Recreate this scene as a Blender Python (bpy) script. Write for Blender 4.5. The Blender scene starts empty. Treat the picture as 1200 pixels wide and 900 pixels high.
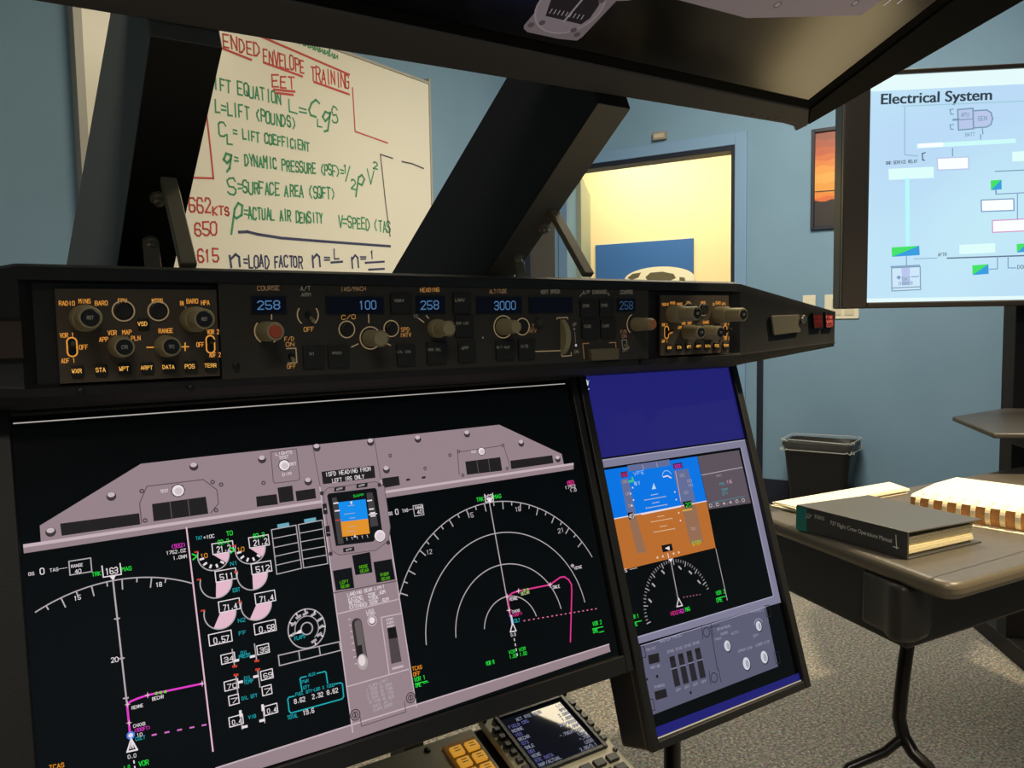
import bpy, bmesh, math, random
from mathutils import Vector as V, Matrix
random.seed(7)
PI = math.pi
S = bpy.context.scene
COL = S.collection

# ------------------------------------------------------------------ camera
CAM_H = 1.12
def rad(a): return a * PI / 180.0
_p, _r, _y = rad(4.48), rad(0.925), rad(33.8)
FWD = V((math.sin(_y) * math.cos(_p), math.cos(_y) * math.cos(_p), -math.sin(_p)))
_R0 = V((math.cos(_y), -math.sin(_y), 0.0))
_U0 = _R0.cross(FWD)
RGT = _R0 * math.cos(_r) - _U0 * math.sin(_r)
UPV = _U0 * math.cos(_r) + _R0 * math.sin(_r)
EYE = V((0, 0, CAM_H))
FPX = 950.0
cam_d = bpy.data.cameras.new('camera')
cam_d.sensor_width = 36.0
cam_d.lens = 36.0 * FPX / 1200.0
cam_d.clip_start = 0.02
cam = bpy.data.objects.new('camera', cam_d)
COL.objects.link(cam)
cam.matrix_world = Matrix(((RGT.x, UPV.x, -FWD.x, EYE.x), (RGT.y, UPV.y, -FWD.y, EYE.y),
                           (RGT.z, UPV.z, -FWD.z, EYE.z), (0, 0, 0, 1)))
S.camera = cam

# ------------------------------------------------------------------ colour, world, lights
S.view_settings.view_transform = 'Standard'
S.view_settings.look = 'None'
S.view_settings.gamma = 1.0
S.view_settings.use_curve_mapping = False
S.view_settings.exposure = 0.0
world = bpy.data.worlds.new('world')
S.world = world
world.use_nodes = True
world.node_tree.nodes['Background'].inputs[0].default_value = (0.5, 0.62, 0.75, 1)
world.node_tree.nodes['Background'].inputs[1].default_value = 0.02

def room(a, b, z):                      # the room's own axes: a along the whiteboard wall, b along the door wall
    return E1 * a + E2 * b + V((0, 0, z))
E1 = V((math.sin(rad(67.4)), math.cos(rad(67.4)), 0))
E2 = V((-E1.y, E1.x, 0))
KD, KW = 4.844, 2.816
CEIL = 2.95

def lamp(name, kind, loc, power, color, size=None, aim=None, **kw):
    d = bpy.data.lights.new(name, kind)
    d.energy = power
    d.color = color
    if kind == 'AREA':
        d.shape = 'RECTANGLE'
        d.size, d.size_y = size
    for k, v in kw.items(): setattr(d, k, v)
    o = bpy.data.objects.new(name, d)
    COL.objects.link(o)
    o.location = loc
    dirv = (aim - loc) if aim is not None else V((0, 0, -1))
    o.rotation_euler = dirv.to_track_quat('-Z', 'Y').to_euler()
    return o
WARM = (1.0, 0.86, 0.60)
lamp('whiteboard_ceiling_light', 'AREA', room(2.75, 0.95, 2.9), 62, WARM, (1.7, 1.2), room(2.75, 1.5, 0.0))
lamp('door_wall_ceiling_light', 'AREA', room(3.35, 0.9, 2.9), 66, (1.0, 0.92, 0.78), (0.6, 1.4), room(4.6, 0.9, 0.9))
lamp('table_downlight', 'SPOT', V((2.05, -0.25, 2.8)), 440, (1.0, 0.80, 0.48), None, V((1.75, 0.80, 0.7)),
     spot_size=rad(60), spot_blend=0.9, shadow_soft_size=0.06)
lamp('rear_fill_light', 'AREA', room(-0.8, -0.6, 2.9), 62, (1.0, 0.9, 0.75), (1.2, 1.2))  # unseen fill, added behind the camera to brighten the console face
lamp('next_room_ceiling_light', 'AREA', room(KD + 0.95, 2.6, 2.85), 70, (1.0, 0.86, 0.55), (0.8, 2.0))

# ------------------------------------------------------------------ materials
def lin(c):
    c = c / 255.0
    return c / 12.92 if c <= 0.04045 else ((c + 0.055) / 1.055) ** 2.4
def rgb(r, g, b): return (lin(r), lin(g), lin(b), 1.0)
_mats = {}
def mat(name, col, rough=0.5, metal=0.0, spec=0.5, noise=None, bump=None, emit=None, coat=0.0, alpha=1.0):
    if name in _mats: return _mats[name]
    m = bpy.data.materials.new(name)
    m.use_nodes = True
    nt = m.node_tree
    b = nt.nodes['Principled BSDF']
    b.inputs['Base Color'].default_value = rgb(*col)
    b.inputs['Roughness'].default_value = rough
    b.inputs['Metallic'].default_value = metal
    b.inputs['Specular IOR Level'].default_value = spec
    b.inputs['Coat Weight'].default_value = coat
    b.inputs['Alpha'].default_value = alpha
    tc = nt.nodes.new('ShaderNodeTexCoord')
    if noise:                                   # (scale, second colour, detail)
        n = nt.nodes.new('ShaderNodeTexNoise')
        n.inputs['Scale'].default_value = noise[0]
        n.inputs['Detail'].default_value = noise[2] if len(noise) > 2 else 4
        r = nt.nodes.new('ShaderNodeValToRGB')
        r.color_ramp.elements[0].position = 0.35
        r.color_ramp.elements[1].position = 0.65
        r.color_ramp.elements[0].color = rgb(*col)
        r.color_ramp.elements[1].color = rgb(*noise[1])
        nt.links.new(tc.outputs['Object'], n.inputs['Vector'])
        nt.links.new(n.outputs['Fac'], r.inputs['Fac'])
        nt.links.new(r.outputs['Color'], b.inputs['Base Color'])
    if bump:
        n2 = nt.nodes.new('ShaderNodeTexNoise')
        n2.inputs['Scale'].default_value = bump[0]
        n2.inputs['Detail'].default_value = 3
        bp = nt.nodes.new('ShaderNodeBump')
        bp.inputs['Strength'].default_value = bump[1]
        bp.inputs['Distance'].default_value = bump[2] if len(bump) > 2 else 0.002
        nt.links.new(tc.outputs['Object'], n2.inputs['Vector'])
        nt.links.new(n2.outputs['Fac'], bp.inputs['Height'])
        nt.links.new(bp.outputs['Normal'], b.inputs['Normal'])
    if emit:
        b.inputs['Emission Color'].default_value = rgb(*emit[0])
        b.inputs['Emission Strength'].default_value = emit[1]
    _mats[name] = m
    return m
def glow(c, k=1.0):                             # a lit pixel, lamp, backlit letter or painted reflection
    return mat('lit_%d_%d_%d_%d' % (c[0], c[1], c[2], int(k * 100)), (4, 4, 4), 0.35, spec=0.15, emit=(c, k))
def ink(c): return mat('ink_%d_%d_%d' % tuple(c), c, 0.6)

M_BLACK = mat('black_painted_metal', (24, 24, 26), 0.55, noise=(60, (30, 30, 32)), bump=(500, 0.15))
M_BLACK2 = mat('black_plastic', (18, 18, 19), 0.42)
M_BEZEL = mat('monitor_bezel_plastic', (21, 20, 20), 0.5, bump=(900, 0.1))
M_SCREEN = mat('screen_glass', (5, 5, 7), 0.16, spec=0.5)
M_PLATE = mat('panel_plate_paint', (58, 54, 49), 0.6, bump=(900, 0.08))
M_PLATE2 = mat('backlit_panel_paint', (84, 74, 62), 0.6, bump=(900, 0.08))
M_KNOB = mat('knob_grey_plastic', (158, 150, 118), 0.55)
M_KNOBC = mat('knob_cap_black', (22, 21, 20), 0.4)
M_STEEL = mat('bare_steel', (170, 165, 150), 0.3, metal=1.0)
M_GREYP = mat('dark_grey_paint', (58, 60, 60), 0.6)
M_TRIMS = mat('pale_screen_trim', (236, 228, 214), 0.35)

# ------------------------------------------------------------------ planes and pixels
class Plane:
    def __init__(s, o, u, v):
        s.o, s.u, s.v = V(o), V(u).normalized(), V(v).normalized()
        s.n = s.u.cross(s.v).normalized()
    def at(s, px, py, lift=0.0):
        d = FWD * FPX + RGT * (px - 600) - UPV * (py - 450)
        t = (s.o + s.n * lift - EYE).dot(s.n) / d.dot(s.n)
        return EYE + d * t
    def uv(s, px, py):
        h = s.at(px, py) - s.o
        return (h.dot(s.u), h.dot(s.v))
    def pt(s, a, b, c=0.0): return s.o + s.u * a + s.v * b + s.n * c

# ------------------------------------------------------------------ mesh builder
class MB:
    def __init__(s): s.v, s.f, s.mi, s.mats = [], [], [], []
    def m(s, mt):
        if mt not in s.mats: s.mats.append(mt)
        return s.mats.index(mt)
    def face(s, pts, mt):
        b = len(s.v); s.v += [V(p) for p in pts]
        s.f.append(list(range(b, b + len(pts)))); s.mi.append(s.m(mt))
    def prism(s, pts, ext, mt, side=None):       # polygon swept along a vector
        pts = [V(p) for p in pts]; ext = V(ext); n = len(pts); b = len(s.v)
        nrm = V((0, 0, 0))
        for i in range(n): nrm += (pts[i] - pts[0]).cross(pts[(i + 1) % n] - pts[0])
        if nrm.dot(ext) > 0: pts.reverse()
        s.v += pts + [p + ext for p in pts]
        k = s.m(mt); k2 = s.m(side or mt)
        s.f.append([b + i for i in range(n)]); s.mi.append(k)
        s.f.append([b + n + i for i in reversed(range(n))]); s.mi.append(k)
        for i in range(n):
            j = (i + 1) % n
            s.f.append([b + j, b + i, b + n + i, b + n + j]); s.mi.append(k2)
    def box(s, c, u, v, w, mt):                  # centre and three half vectors
        c, u, v, w = V(c), V(u), V(v), V(w)
        s.prism([c - u - v - w, c + u - v - w, c + u + v - w, c - u + v - w], w * 2, mt)
    def abox(s, lo, hi, mt):
        lo, hi = V(lo), V(hi); h = (hi - lo) / 2
        s.box((lo + hi) / 2, (h.x, 0, 0), (0, h.y, 0), (0, 0, h.z), mt)
    def lathe(s, o, ax, prof, mt, n=28, mts=None, ell=1.0, up=None):   # prof: (radius, height along axis)
        o, ax = V(o), V(ax).normalized()
        a = (V(up) if up else (V((0, 0, 1)) if abs(ax.z) < 0.9 else V((1, 0, 0)))); a = (a - ax * a.dot(ax)).normalized(); c = ax.cross(a)
        b = len(s.v)
        for (r, h) in prof:
            for i in range(n):
                t = 2 * PI * i / n
                s.v.append(o + ax * h + a * (r * ell * math.cos(t)) + c * (r * math.sin(t)))
        for j in range(len(prof) - 1):
            k = s.m(mts[j] if mts else mt)
            for i in range(n):
                i2 = (i + 1) % n
                s.f.append([b + j * n + i, b + j * n + i2, b + (j + 1) * n + i2, b + (j + 1) * n + i]); s.mi.append(k)
        if prof[0][0] > 1e-6:
            s.f.append([b + i for i in reversed(range(n))]); s.mi.append(s.m(mts[0] if mts else mt))
        if prof[-1][0] > 1e-6:
            s.f.append([b + (len(prof) - 1) * n + i for i in range(n)]); s.mi.append(s.m(mts[-1] if mts else mt))
    def tube(s, path, r, mt, n=12):
        path = [V(p) for p in path]; rs = r if isinstance(r, (list, tuple)) else [r] * len(path)
        b = len(s.v); ref = None
        for i, p in enumerate(path):
            t = (path[min(i + 1, len(path) - 1)] - path[max(i - 1, 0)]).normalized()
            if ref is None: ref = V((0, 0, 1)) if abs(t.z) < 0.9 else V((1, 0, 0))
            a = (ref - t * ref.dot(t)).normalized(); ref = a; c = t.cross(a)
            for k in range(n):
                q = 2 * PI * k / n
                s.v.append(p + a * (rs[i] * math.cos(q)) + c * (rs[i] * math.sin(q)))
        k0 = s.m(mt)
        for i in range(len(path) - 1):
            for k in range(n):
                k2 = (k + 1) % n
                s.f.append([b + i * n + k, b + i * n + k2, b + (i + 1) * n + k2, b + (i + 1) * n + k]); s.mi.append(k0)
        s.f.append([b + k for k in reversed(range(n))]); s.mi.append(k0)
        e = b + (len(path) - 1) * n
        s.f.append([e + k for k in range(n)]); s.mi.append(k0)
    def build(s, name, parent=None, bevel=0.0, smooth=35, seg=2):
        me = bpy.data.meshes.new(name)
        base = parent.matrix_world.translation.copy() if parent else V((0, 0, 0))
        if parent:
            p = parent; base = V((0, 0, 0))
            while p: base += p.location; p = p.parent
        me.from_pydata([tuple(v - base) for v in s.v], [], s.f)
        for mt in s.mats: me.materials.append(mt)
        me.polygons.foreach_set('material_index', s.mi)
        me.update()
        me.polygons.foreach_set('use_smooth', [True] * len(me.polygons))
        me.set_sharp_from_angle(angle=rad(smooth))
        o = bpy.data.objects.new(name, me)
        COL.objects.link(o)
        if parent: o.parent = parent
        if bevel:
            md = o.modifiers.new('bevel', 'BEVEL'); md.width = bevel; md.segments = seg
            md.limit_method = 'ANGLE'; md.angle_limit = rad(40)
        return o
def thing(name, loc, label, cat, group=None):
    o = bpy.data.objects.new(name, None)
    COL.objects.link(o); o.location = loc; o.empty_display_size = 0.05
    return tag(o, label, cat, group)
def tag(o, label, cat, group=None):
    o['label'] = label; o['category'] = cat
    if group: o['group'] = group
    return o
def struct(mb, name, **k):
    o = mb.build(name, None, **k); o['kind'] = 'structure'; return o

# ------------------------------------------------------------------ stroke lettering
_G = """A=00 26 40|12 32;B=00 06 36 45 44 33 03|33 42 41 30 00;C=45 36 16 05 01 10 30 41;D=00 06 26 44 42 20 00;E=40 00 06 46|03 33;F=00 06 46|03 33
G=45 36 16 05 01 10 30 41 43 23;H=00 06|40 46|03 43;I=20 26;J=01 10 20 31 36;K=00 06|46 03 40;L=06 00 40;M=00 06 23 46 40;N=00 06 40 46;O=10 01 05 16 36 45 41 30 10
P=00 06 36 45 44 33 03;Q=10 01 05 16 36 45 41 30 10|22 40;R=00 06 36 45 44 33 03|23 40;S=01 10 30 41 42 33 13 04 05 16 36 45;T=06 46|26 20;U=06 01 10 30 41 46;V=06 20 46
W=06 10 23 30 46;X=00 46|06 40;Y=06 23 46|23 20;Z=06 46 00 40;0=10 01 05 16 36 45 41 30 10;1=15 26 20;2=05 16 36 45 44 00 40;3=05 16 36 45 44 33 42 41 30 10 01|13 33
4=30 36 02 42;5=46 06 03 33 42 41 30 10 01;6=45 36 16 05 01 10 30 41 42 33 03;7=06 46 10;8=13 04 05 16 36 45 44 33 13 02 01 10 30 41 42 33;9=01 10 30 41 45 36 16 05 04 13 43
-=03 43;+=03 43|21 25;.=20 21;/=00 46;(=36 14 12 30;)=16 34 32 10;==02 42|04 44;*=03 43|15 31|11 35"""
GLY = {}
for row in _G.split('\n'):
    for g in row.split(';'):
        if g: GLY[g[0]] = [[(int(q[0]), int(q[1])) for q in st.split()] for st in g[2:].split('|')]

class Canvas:
    """Flat graphics printed or lit on a plane; coordinates are photo pixels carried onto that plane."""
    def __init__(s, plane, base=0.0003, step=0.000006):
        s.p, s.mb, s.base, s.step, s.k = plane, MB(), base, step, 0
    def lift(s):
        s.k += 1
        return s.base + s.step * s.k
    def puv(s, pts, mt, z=None):
        z = s.lift() if z is None else z
        s.mb.face([s.p.pt(a, b, z) for a, b in pts], mt)
    def poly(s, pts, mt): s.puv([s.p.uv(*q) for q in pts], mt)
    def luv(s, pts, w, mt, closed=False, dash=None):
        z = s.lift()
        pts = list(pts) + ([pts[0]] if closed else [])
        for a, b in zip(pts[:-1], pts[1:]):
            dx, dy = b[0] - a[0], b[1] - a[1]; L = math.hypot(dx, dy)
            if L < 1e-9: continue
            dx, dy = dx / L, dy / L
            spans = [(0, L)]
            if dash:
                spans = []; t = 0
                while t < L: spans.append((t, min(t + dash[0], L))); t += dash[0] + dash[1]
            e = 0 if dash else w * 0.45
            for t0, t1 in spans:
                p = (a[0] + dx * (t0 - e), a[1] + dy * (t0 - e)); q = (a[0] + dx * (t1 + e), a[1] + dy * (t1 + e))
                h = w / 2
                s.puv([(p[0] + dy * h, p[1] - dx * h), (q[0] + dy * h, q[1] - dx * h), (q[0] - dy * h, q[1] + dx * h), (p[0] - dy * h, p[1] + dx * h)], mt, z)
    def line(s, pts, w, mt, closed=False, dash=None): s.luv([s.p.uv(*q) for q in pts], w, mt, closed, dash)
    def disc(s, c, r, mt, n=20, ry=None):
        a, b = s.p.uv(*c); ry = ry or r
        s.puv([(a + r * math.cos(2 * PI * i / n), b + ry * math.sin(2 * PI * i / n)) for i in range(n)], mt)
    def arc(s, c, r, a0, a1, w, mt, n=40, uvc=None):
        a, b = uvc or s.p.uv(*c)
        s.luv([(a + r * math.cos(rad(a0 + (a1 - a0) * i / n)), b + r * math.sin(rad(a0 + (a1 - a0) * i / n))) for i in range(n + 1)], w, mt)
    def text(s, t, p0, p1, h, mt, w=None, wob=0.0, slant=0.0):
        """Letters from p0 to p1 (baseline ends, pixels), h pixels tall."""
        a, b = s.p.uv(*p0); c, d = s.p.uv(*p1); e, f = s.p.uv(p0[0], p0[1] - h)
        H = abs(f - b); dx, dy = c - a, d - b
        n = len(t); adv = 1.0 / max(n - 0.28, 0.5)
        z = s.lift(); w = w or H * 0.14
        for i, ch in enumerate(t):
            if ch == ' ' or ch.upper() not in GLY: continue
            jx, jy, js = random.uniform(-wob, wob) * 0.12, random.uniform(-wob, wob) * 0.10, 1 + random.uniform(-wob, wob) * 0.12
            for st in GLY[ch.upper()]:
                pts = []
                for gx, gy in st:
                    if wob: gx += random.uniform(-wob, wob) * 0.35; gy += random.uniform(-wob, wob) * 0.3
                    q = (i + (gx / 4.0 * 0.72 + slant * gy / 6.0) * js + jx) * adv
                    yy = (gy / 6.0 * js + jy) * H
                    pts.append((a + dx * q, b + dy * q + yy))
                kk = s.k; base = s.base
                for m0, m1 in zip(pts[:-1], pts[1:]):
                    ux, uy = m1[0] - m0[0], m1[1] - m0[1]; L = math.hypot(ux, uy)
                    if L < 1e-9: continue
                    ux, uy = ux / L, uy / L; hw = w / 2; ee = w * 0.4
                    A = (m0[0] - ux * ee, m0[1] - uy * ee); B = (m1[0] + ux * ee, m1[1] + uy * ee)
                    s.puv([(A[0] + uy * hw, A[1] - ux * hw), (B[0] + uy * hw, B[1] - ux * hw), (B[0] - uy * hw, B[1] + ux * hw), (A[0] - uy * hw, A[1] + ux * hw)], mt, z)
    def build(s, name, parent): return s.mb.build(name, parent)

def font_faces(cv, text, p0, p1, h, mt, bold=0.0):
    """Outline lettering (built-in font), flattened into the canvas mesh."""
    cu = bpy.data.curves.new('tmp_text', 'FONT'); cu.body = text; cu.size = 1.0; cu.fill_mode = 'FRONT'; cu.offset = bold
    ob = bpy.data.objects.new('tmp_text', cu); COL.objects.link(ob)
    dg = bpy.context.evaluated_depsgraph_get(); ev = ob.evaluated_get(dg); me = ev.to_mesh()
    xs = [v.co.x for v in me.vertices]; x0, x1 = min(xs), max(xs)
    a, b = cv.p.uv(*p0); c, d = cv.p.uv(*p1); e, f = cv.p.uv(p0[0], p0[1] - h)
    H = math.hypot(e - a, f - b); L = math.hypot(c - a, d - b); ux, uy = (c - a) / L, (d - b) / L
    z = cv.lift()
    for p in me.polygons:
        pts = []
        for vi in p.vertices:
            co = me.vertices[vi].co; q = (co.x - x0) / (x1 - x0) * L; y = co.y / 0.70 * H
            pts.append((a + ux * q - uy * y, b + uy * q + ux * y))
        cv.puv(pts, mt, z)
    ev.to_mesh_clear(); bpy.data.objects.remove(ob); bpy.data.curves.remove(cu)

# ================================================================== THE SETTING
M_WALL = mat('blue_wall_paint', (115, 148, 174), 0.75, noise=(3, (119, 152, 178)), bump=(180, 0.12))
M_CREAM = mat('cream_wall_paint', (236, 222, 184), 0.8, bump=(180, 0.1))
M_NAVY = mat('navy_base_vinyl', (22, 28, 46), 0.5)
M_CEIL = mat('ceiling_tile', (170, 168, 160), 0.9, bump=(120, 0.3))
M_CASE = mat('door_casing_paint', (122, 156, 192), 0.5)

def carpet():
    m = bpy.data.materials.new('speckled_carpet'); m.use_nodes = True
    nt = m.node_tree; b = nt.nodes['Principled BSDF']; b.inputs['Roughness'].default_value = 0.95; b.inputs['Specular IOR Level'].default_value = 0.1
    tc = nt.nodes.new('ShaderNodeTexCoord')
    vo = nt.nodes.new('ShaderNodeTexVoronoi'); vo.inputs['Scale'].default_value = 150; vo.inputs['Randomness'].default_value = 1
    n1 = nt.nodes.new('ShaderNodeTexNoise'); n1.inputs['Scale'].default_value = 120; n1.inputs['Detail'].default_value = 5
    n1.inputs['Roughness'].default_value = 0.75
    r = nt.nodes.new('ShaderNodeValToRGB')
    els = r.color_ramp.elements
    els[0].position = 0.36; els[0].color = rgb(78, 75, 70); els[1].position = 0.66; els[1].color = rgb(172, 164, 146)
    e = els.new(0.5); e.color = rgb(118, 113, 103)
    mx = nt.nodes.new('ShaderNodeMix'); mx.data_type = 'RGBA'; mx.blend_type = 'OVERLAY'; mx.inputs['Factor'].default_value = 0.3
    nt.links.new(tc.outputs['Object'], vo.inputs['Vector']); nt.links.new(tc.outputs['Object'], n1.inputs['Vector'])
    nt.links.new(n1.outputs['Fac'], r.inputs['Fac'])
    nt.links.new(r.outputs['Color'], mx.inputs['A']); nt.links.new(vo.outputs['Color'], mx.inputs['B'])
    hs = nt.nodes.new('ShaderNodeHueSaturation'); hs.inputs['Saturation'].default_value = 0.45
    nt.links.new(mx.outputs['Result'], hs.inputs['Color'])
    nt.links.new(hs.outputs['Color'], b.inputs['Base Color'])
    bp = nt.nodes.new('ShaderNodeBump'); bp.inputs['Strength'].default_value = 0.6; bp.inputs['Distance'].default_value = 0.004
    nt.links.new(n1.outputs['Fac'], bp.inputs['Height']); nt.links.new(bp.outputs['Normal'], b.inputs['Normal'])
    return m
A0, B0 = -2.6, -2.9                     # far ends of the room behind the camera
AB = KD + 1.9                           # back wall of the next room
def slab(mb, a0, a1, b0, b1, z0, z1, mt):
    c = room((a0 + a1) / 2, (b0 + b1) / 2, (z0 + z1) / 2)
    mb.box(c, E1 * ((a1 - a0) / 2), E2 * ((b1 - b0) / 2), (0, 0, (z1 - z0) / 2), mt)
mb = MB(); slab(mb, A0 - .1, AB + .1, B0 - .1, 5.0, -0.1, 0.0, carpet()); struct(mb, 'floor')
mb = MB(); slab(mb, A0 - .1, AB + .1, B0 - .1, 5.0, CEIL, CEIL + .1, M_CEIL); struct(mb, 'ceiling')
mb = MB(); slab(mb, A0, KD + .12, KW, KW + .1, 0, CEIL, M_WALL); struct(mb, 'wall_left')
DO0, DO1, DZ = 1.594, 2.742, 2.14       # the doorway
mb = MB()
slab(mb, KD, KD + .12, B0, DO0, 0, CEIL, M_WALL); slab(mb, KD, KD + .12, DO1, KW, 0, CEIL, M_WALL)
slab(mb, KD, KD + .12, DO0, DO1, DZ, CEIL, M_WALL); struct(mb, 'wall_front')
mb = MB(); slab(mb, A0 - .1, A0, B0, KW + .1, 0, CEIL, mat('tan_wall_paint', (150, 132, 110), .8)); struct(mb, 'wall_back')
mb = MB(); slab(mb, A0, KD + .12, B0 - .1, B0, 0, CEIL, M_WALL); struct(mb, 'wall_right')
mb = MB(); slab(mb, AB, AB + .1, B0, 5.0, 0, CEIL, M_CREAM); slab(mb, KD + .12, AB, 4.9, 5.0, 0, CEIL, M_CREAM)
slab(mb, KD + .13, AB, 0.6, 0.7, 0, CEIL, M_CREAM); struct(mb, 'wall_beyond')
mb = MB()                               # doorway frame: pale casing with a dark steel edge inside
for b0, b1, z0, z1 in ((DO0 - .07, DO0, 0, DZ + .07), (DO1, DO1 + .07, 0, DZ + .07), (DO0, DO1, DZ, DZ + .07)):
    slab(mb, KD - .014, KD, b0, b1, z0, z1, M_CASE)
for b0, b1, z0, z1 in ((DO0, DO0 + .024, 0, DZ), (DO0 + .024, DO1, DZ - .03, DZ)):
    slab(mb, KD - .01, KD + .13, b0, b1, z0, z1, M_NAVY)
struct(mb, 'trim_1', bevel=0.003)
mb = MB(); slab(mb, KD - .012, KD, B0, DO0 - .07, 0, 0.15, M_NAVY); struct(mb, 'baseboard_front', bevel=0.003)
mb = MB(); slab(mb, A0, KD - .02, KW - .012, KW, 0, 0.15, M_NAVY); struct(mb, 'baseboard_left', bevel=0.003)
mb = MB(); slab(mb, KD - .02, KD, 1.418, 1.452, 0.15, 1.15, M_NAVY); struct(mb, 'trim_2', bevel=0.003)

WL = Plane(room(0, KW, 0), E1, (0, 0, 1))            # whiteboard wall, seen from the room
WD = Plane(room(KD, 0, 0), -E2, (0, 0, 1))           # door wall
def a_of(p): return p.dot(E1)
def b_of(p): return p.dot(E2)
# navy door in the whiteboard wall near the corner
da0, da1 = a_of(WL.at(614, 290)), a_of(WL.at(643, 290))
mb = MB(); slab(mb, da0, da1, KW - .05, KW - .002, 0.01, 2.05, mat('navy_door_paint', (28, 36, 52), 0.6)); struct(mb, 'door_1', bevel=0.004)
# pale door leaf of the doorway, swung into the next room
h0 = room(KD + .13, DO1 - .03, 0); h1 = Plane(room(KD + 1.0, 0, 0), -E2, (0, 0, 1)).at(692, 260); h1.z = 0
dv = (h1 - h0); dn = dv.normalized().cross(V((0, 0, 1)))
mb = MB(); mb.prism([h0, h1, h1 - dn * .04, h0 - dn * .04] if dn.dot(E2) < 0 else [h0, h1, h1 + dn * .04, h0 + dn * .04], (0, 0, DZ - .03), mat('pale_door_paint', (130, 140, 126), 0.5))
struct(mb, 'door_2', bevel=0.003)

# ================================================================== SIMULATOR: main screens
T = rad(17)
MM = Plane((0, 0.80, 1.0), (1, 0, 0), (0, math.sin(T), math.cos(T)))
def monitor_body(root, x0, x1, v0, v1, bz, thick, depth=0.006):
    """bezel ring, back shell and glass of a monitor lying in plane MM; x0..v1 is the lit area."""
    X0, X1, V0, V1 = x0 - bz[0], x1 + bz[1], v0 - bz[2], v1 + bz[3]
    b = MB()
    for (a0, a1, c0, c1) in ((X0, x0, V0, V1), (x1, X1, V0, V1), (x0, x1, V0, v0), (x0, x1, v1, V1)):
        b.prism([MM.pt(a0, c0, depth), MM.pt(a1, c0, depth), MM.pt(a1, c1, depth), MM.pt(a0, c1, depth)], -MM.n * (depth + .002), M_BEZEL)
    b.build('bezel', root, bevel=0.0015)
    b = MB(); b.prism([MM.pt(X0, V0, -.002), MM.pt(X1, V0, -.002), MM.pt(X1, V1, -.002), MM.pt(X0, V1, -.002)], -MM.n * thick, M_BLACK2)
    b.build('casing', root, bevel=0.004)
    b = MB(); b.face([MM.pt(x0, v0, .0002), MM.pt(x1, v0, .0002), MM.pt(x1, v1, .0002), MM.pt(x0, v1, .0002)], M_SCREEN)
    b.build('screen', root)

GREY = glow((157, 137, 144), 0.88); GREYL = glow((200, 180, 188), 0.95); GREYM = glow((150, 131, 138), 0.9); GREYD = glow((96, 84, 88), 0.9)
BLK = mat('lit_black', (4, 4, 5), 0.16, spec=0.5, emit=((13, 12, 15), 1.0)); WIN = glow((34, 31, 33), 1.0)
WHT = glow((232, 222, 226)); WHTD = glow((176, 168, 172)); MAG = glow((226, 60, 200)); PNK = glow((222, 54, 140)); GRN = glow((40, 224, 66)); CYN = glow((34, 168, 178))
AMB = glow((240, 150, 40)); RED = glow((196, 62, 44)); SKY = glow((20, 140, 236)); GND = glow((224, 146, 44)); PINKW = glow((226, 184, 200)); BLUEB = glow((80, 130, 230))

mroot = thing('touchscreen_monitor', (0.33, 0.80, 0.0), 'large black landscape monitor showing grey instrument panel with two map screens', 'monitor')
monitor_body(mroot, 0.0265, 0.629, -0.2945, 0.046, (0.030, 0.0105, 0.0205, 0.016), 0.045)
mb = MB(); mb.tube([(0.33, 1.0, 0.03), (0.33, 1.0, 0.80), (0.33, 0.84, 0.90)], 0.025, M_BLACK2, 16); mb.build('stand_pole', mroot)
mb = MB(); mb.abox((0.13, 0.90, 0.0), (0.53, 1.20, 0.03), M_BLACK2); mb.build('stand_base', mroot, bevel=0.006)

c = Canvas(MM)
PX = 0.00083                                      # about one photo pixel on this screen, in metres
def quad(cv, pts, mt): cv.poly(pts, mt)
def rectpx(cv, p, w, h, mt, **k):                 # box from its lower-left corner (pixels), w and h in pixels
    a, b = cv.p.uv(*p); cv.puv([(a, b), (a + w * PX, b), (a + w * PX, b + h * PX), (a, b + h * PX)], mt)
def framepx(cv, p, w, h, lw, mt):
    a, b = cv.p.uv(*p); cv.luv([(a, b), (a + w, b), (a + w, b + h), (a, b + h)], lw, mt, closed=True)
# grey upper panel
c.poly([(46.6, 616), (165, 543.6), (240, 535), (440, 513.6), (585, 497.8), (658, 532), (661, 546), (48, 637)], GREY)
c.poly([(27, 638), (672, 542.4), (672, 545), (27.3, 642)], GREYL)
c.poly([(27.3, 642), (672, 545), (672, 550), (28, 648.5)], GREY)
for q in ([(70.4, 613.7), (163, 601.4), (164.3, 614.6), (72.3, 628)], [(178, 590.7), (241, 582), (244, 602), (180, 611)],
          [(545, 541), (586, 535.7), (588.4, 551.5), (547, 556.5)], [(597.8, 540), (647, 533.5), (648.4, 542.8), (599, 549.8)],
          [(300, 582), (324, 579), (325.6, 591), (301, 594)], [(325, 571.6), (342.4, 569), (344.4, 587), (327.4, 589.4)],
          [(346, 575.6), (369, 572.4), (370.4, 584), (347.6, 587.4)], [(447.6, 560.6), (467, 558), (468.6, 568.4), (449, 572)],
          [(475.8, 561.3), (480, 560.6), (480.4, 563), (476, 563.7)], [(494, 558.8), (498.4, 558), (498.8, 560.4), (494.4, 561.2)]):
    c.poly(q, WIN)
for x in (199, 220): c.line([(x, 588 - (x - 199) * .14), (x + 2.4, 608 - (x - 199) * .14)], .0008, GREYD)
for x in (558.5, 572): c.line([(x, 539.4 - (x - 558) * .13), (x + 2.2, 555 - (x - 558) * .13)], .0008, GREYD)
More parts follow.
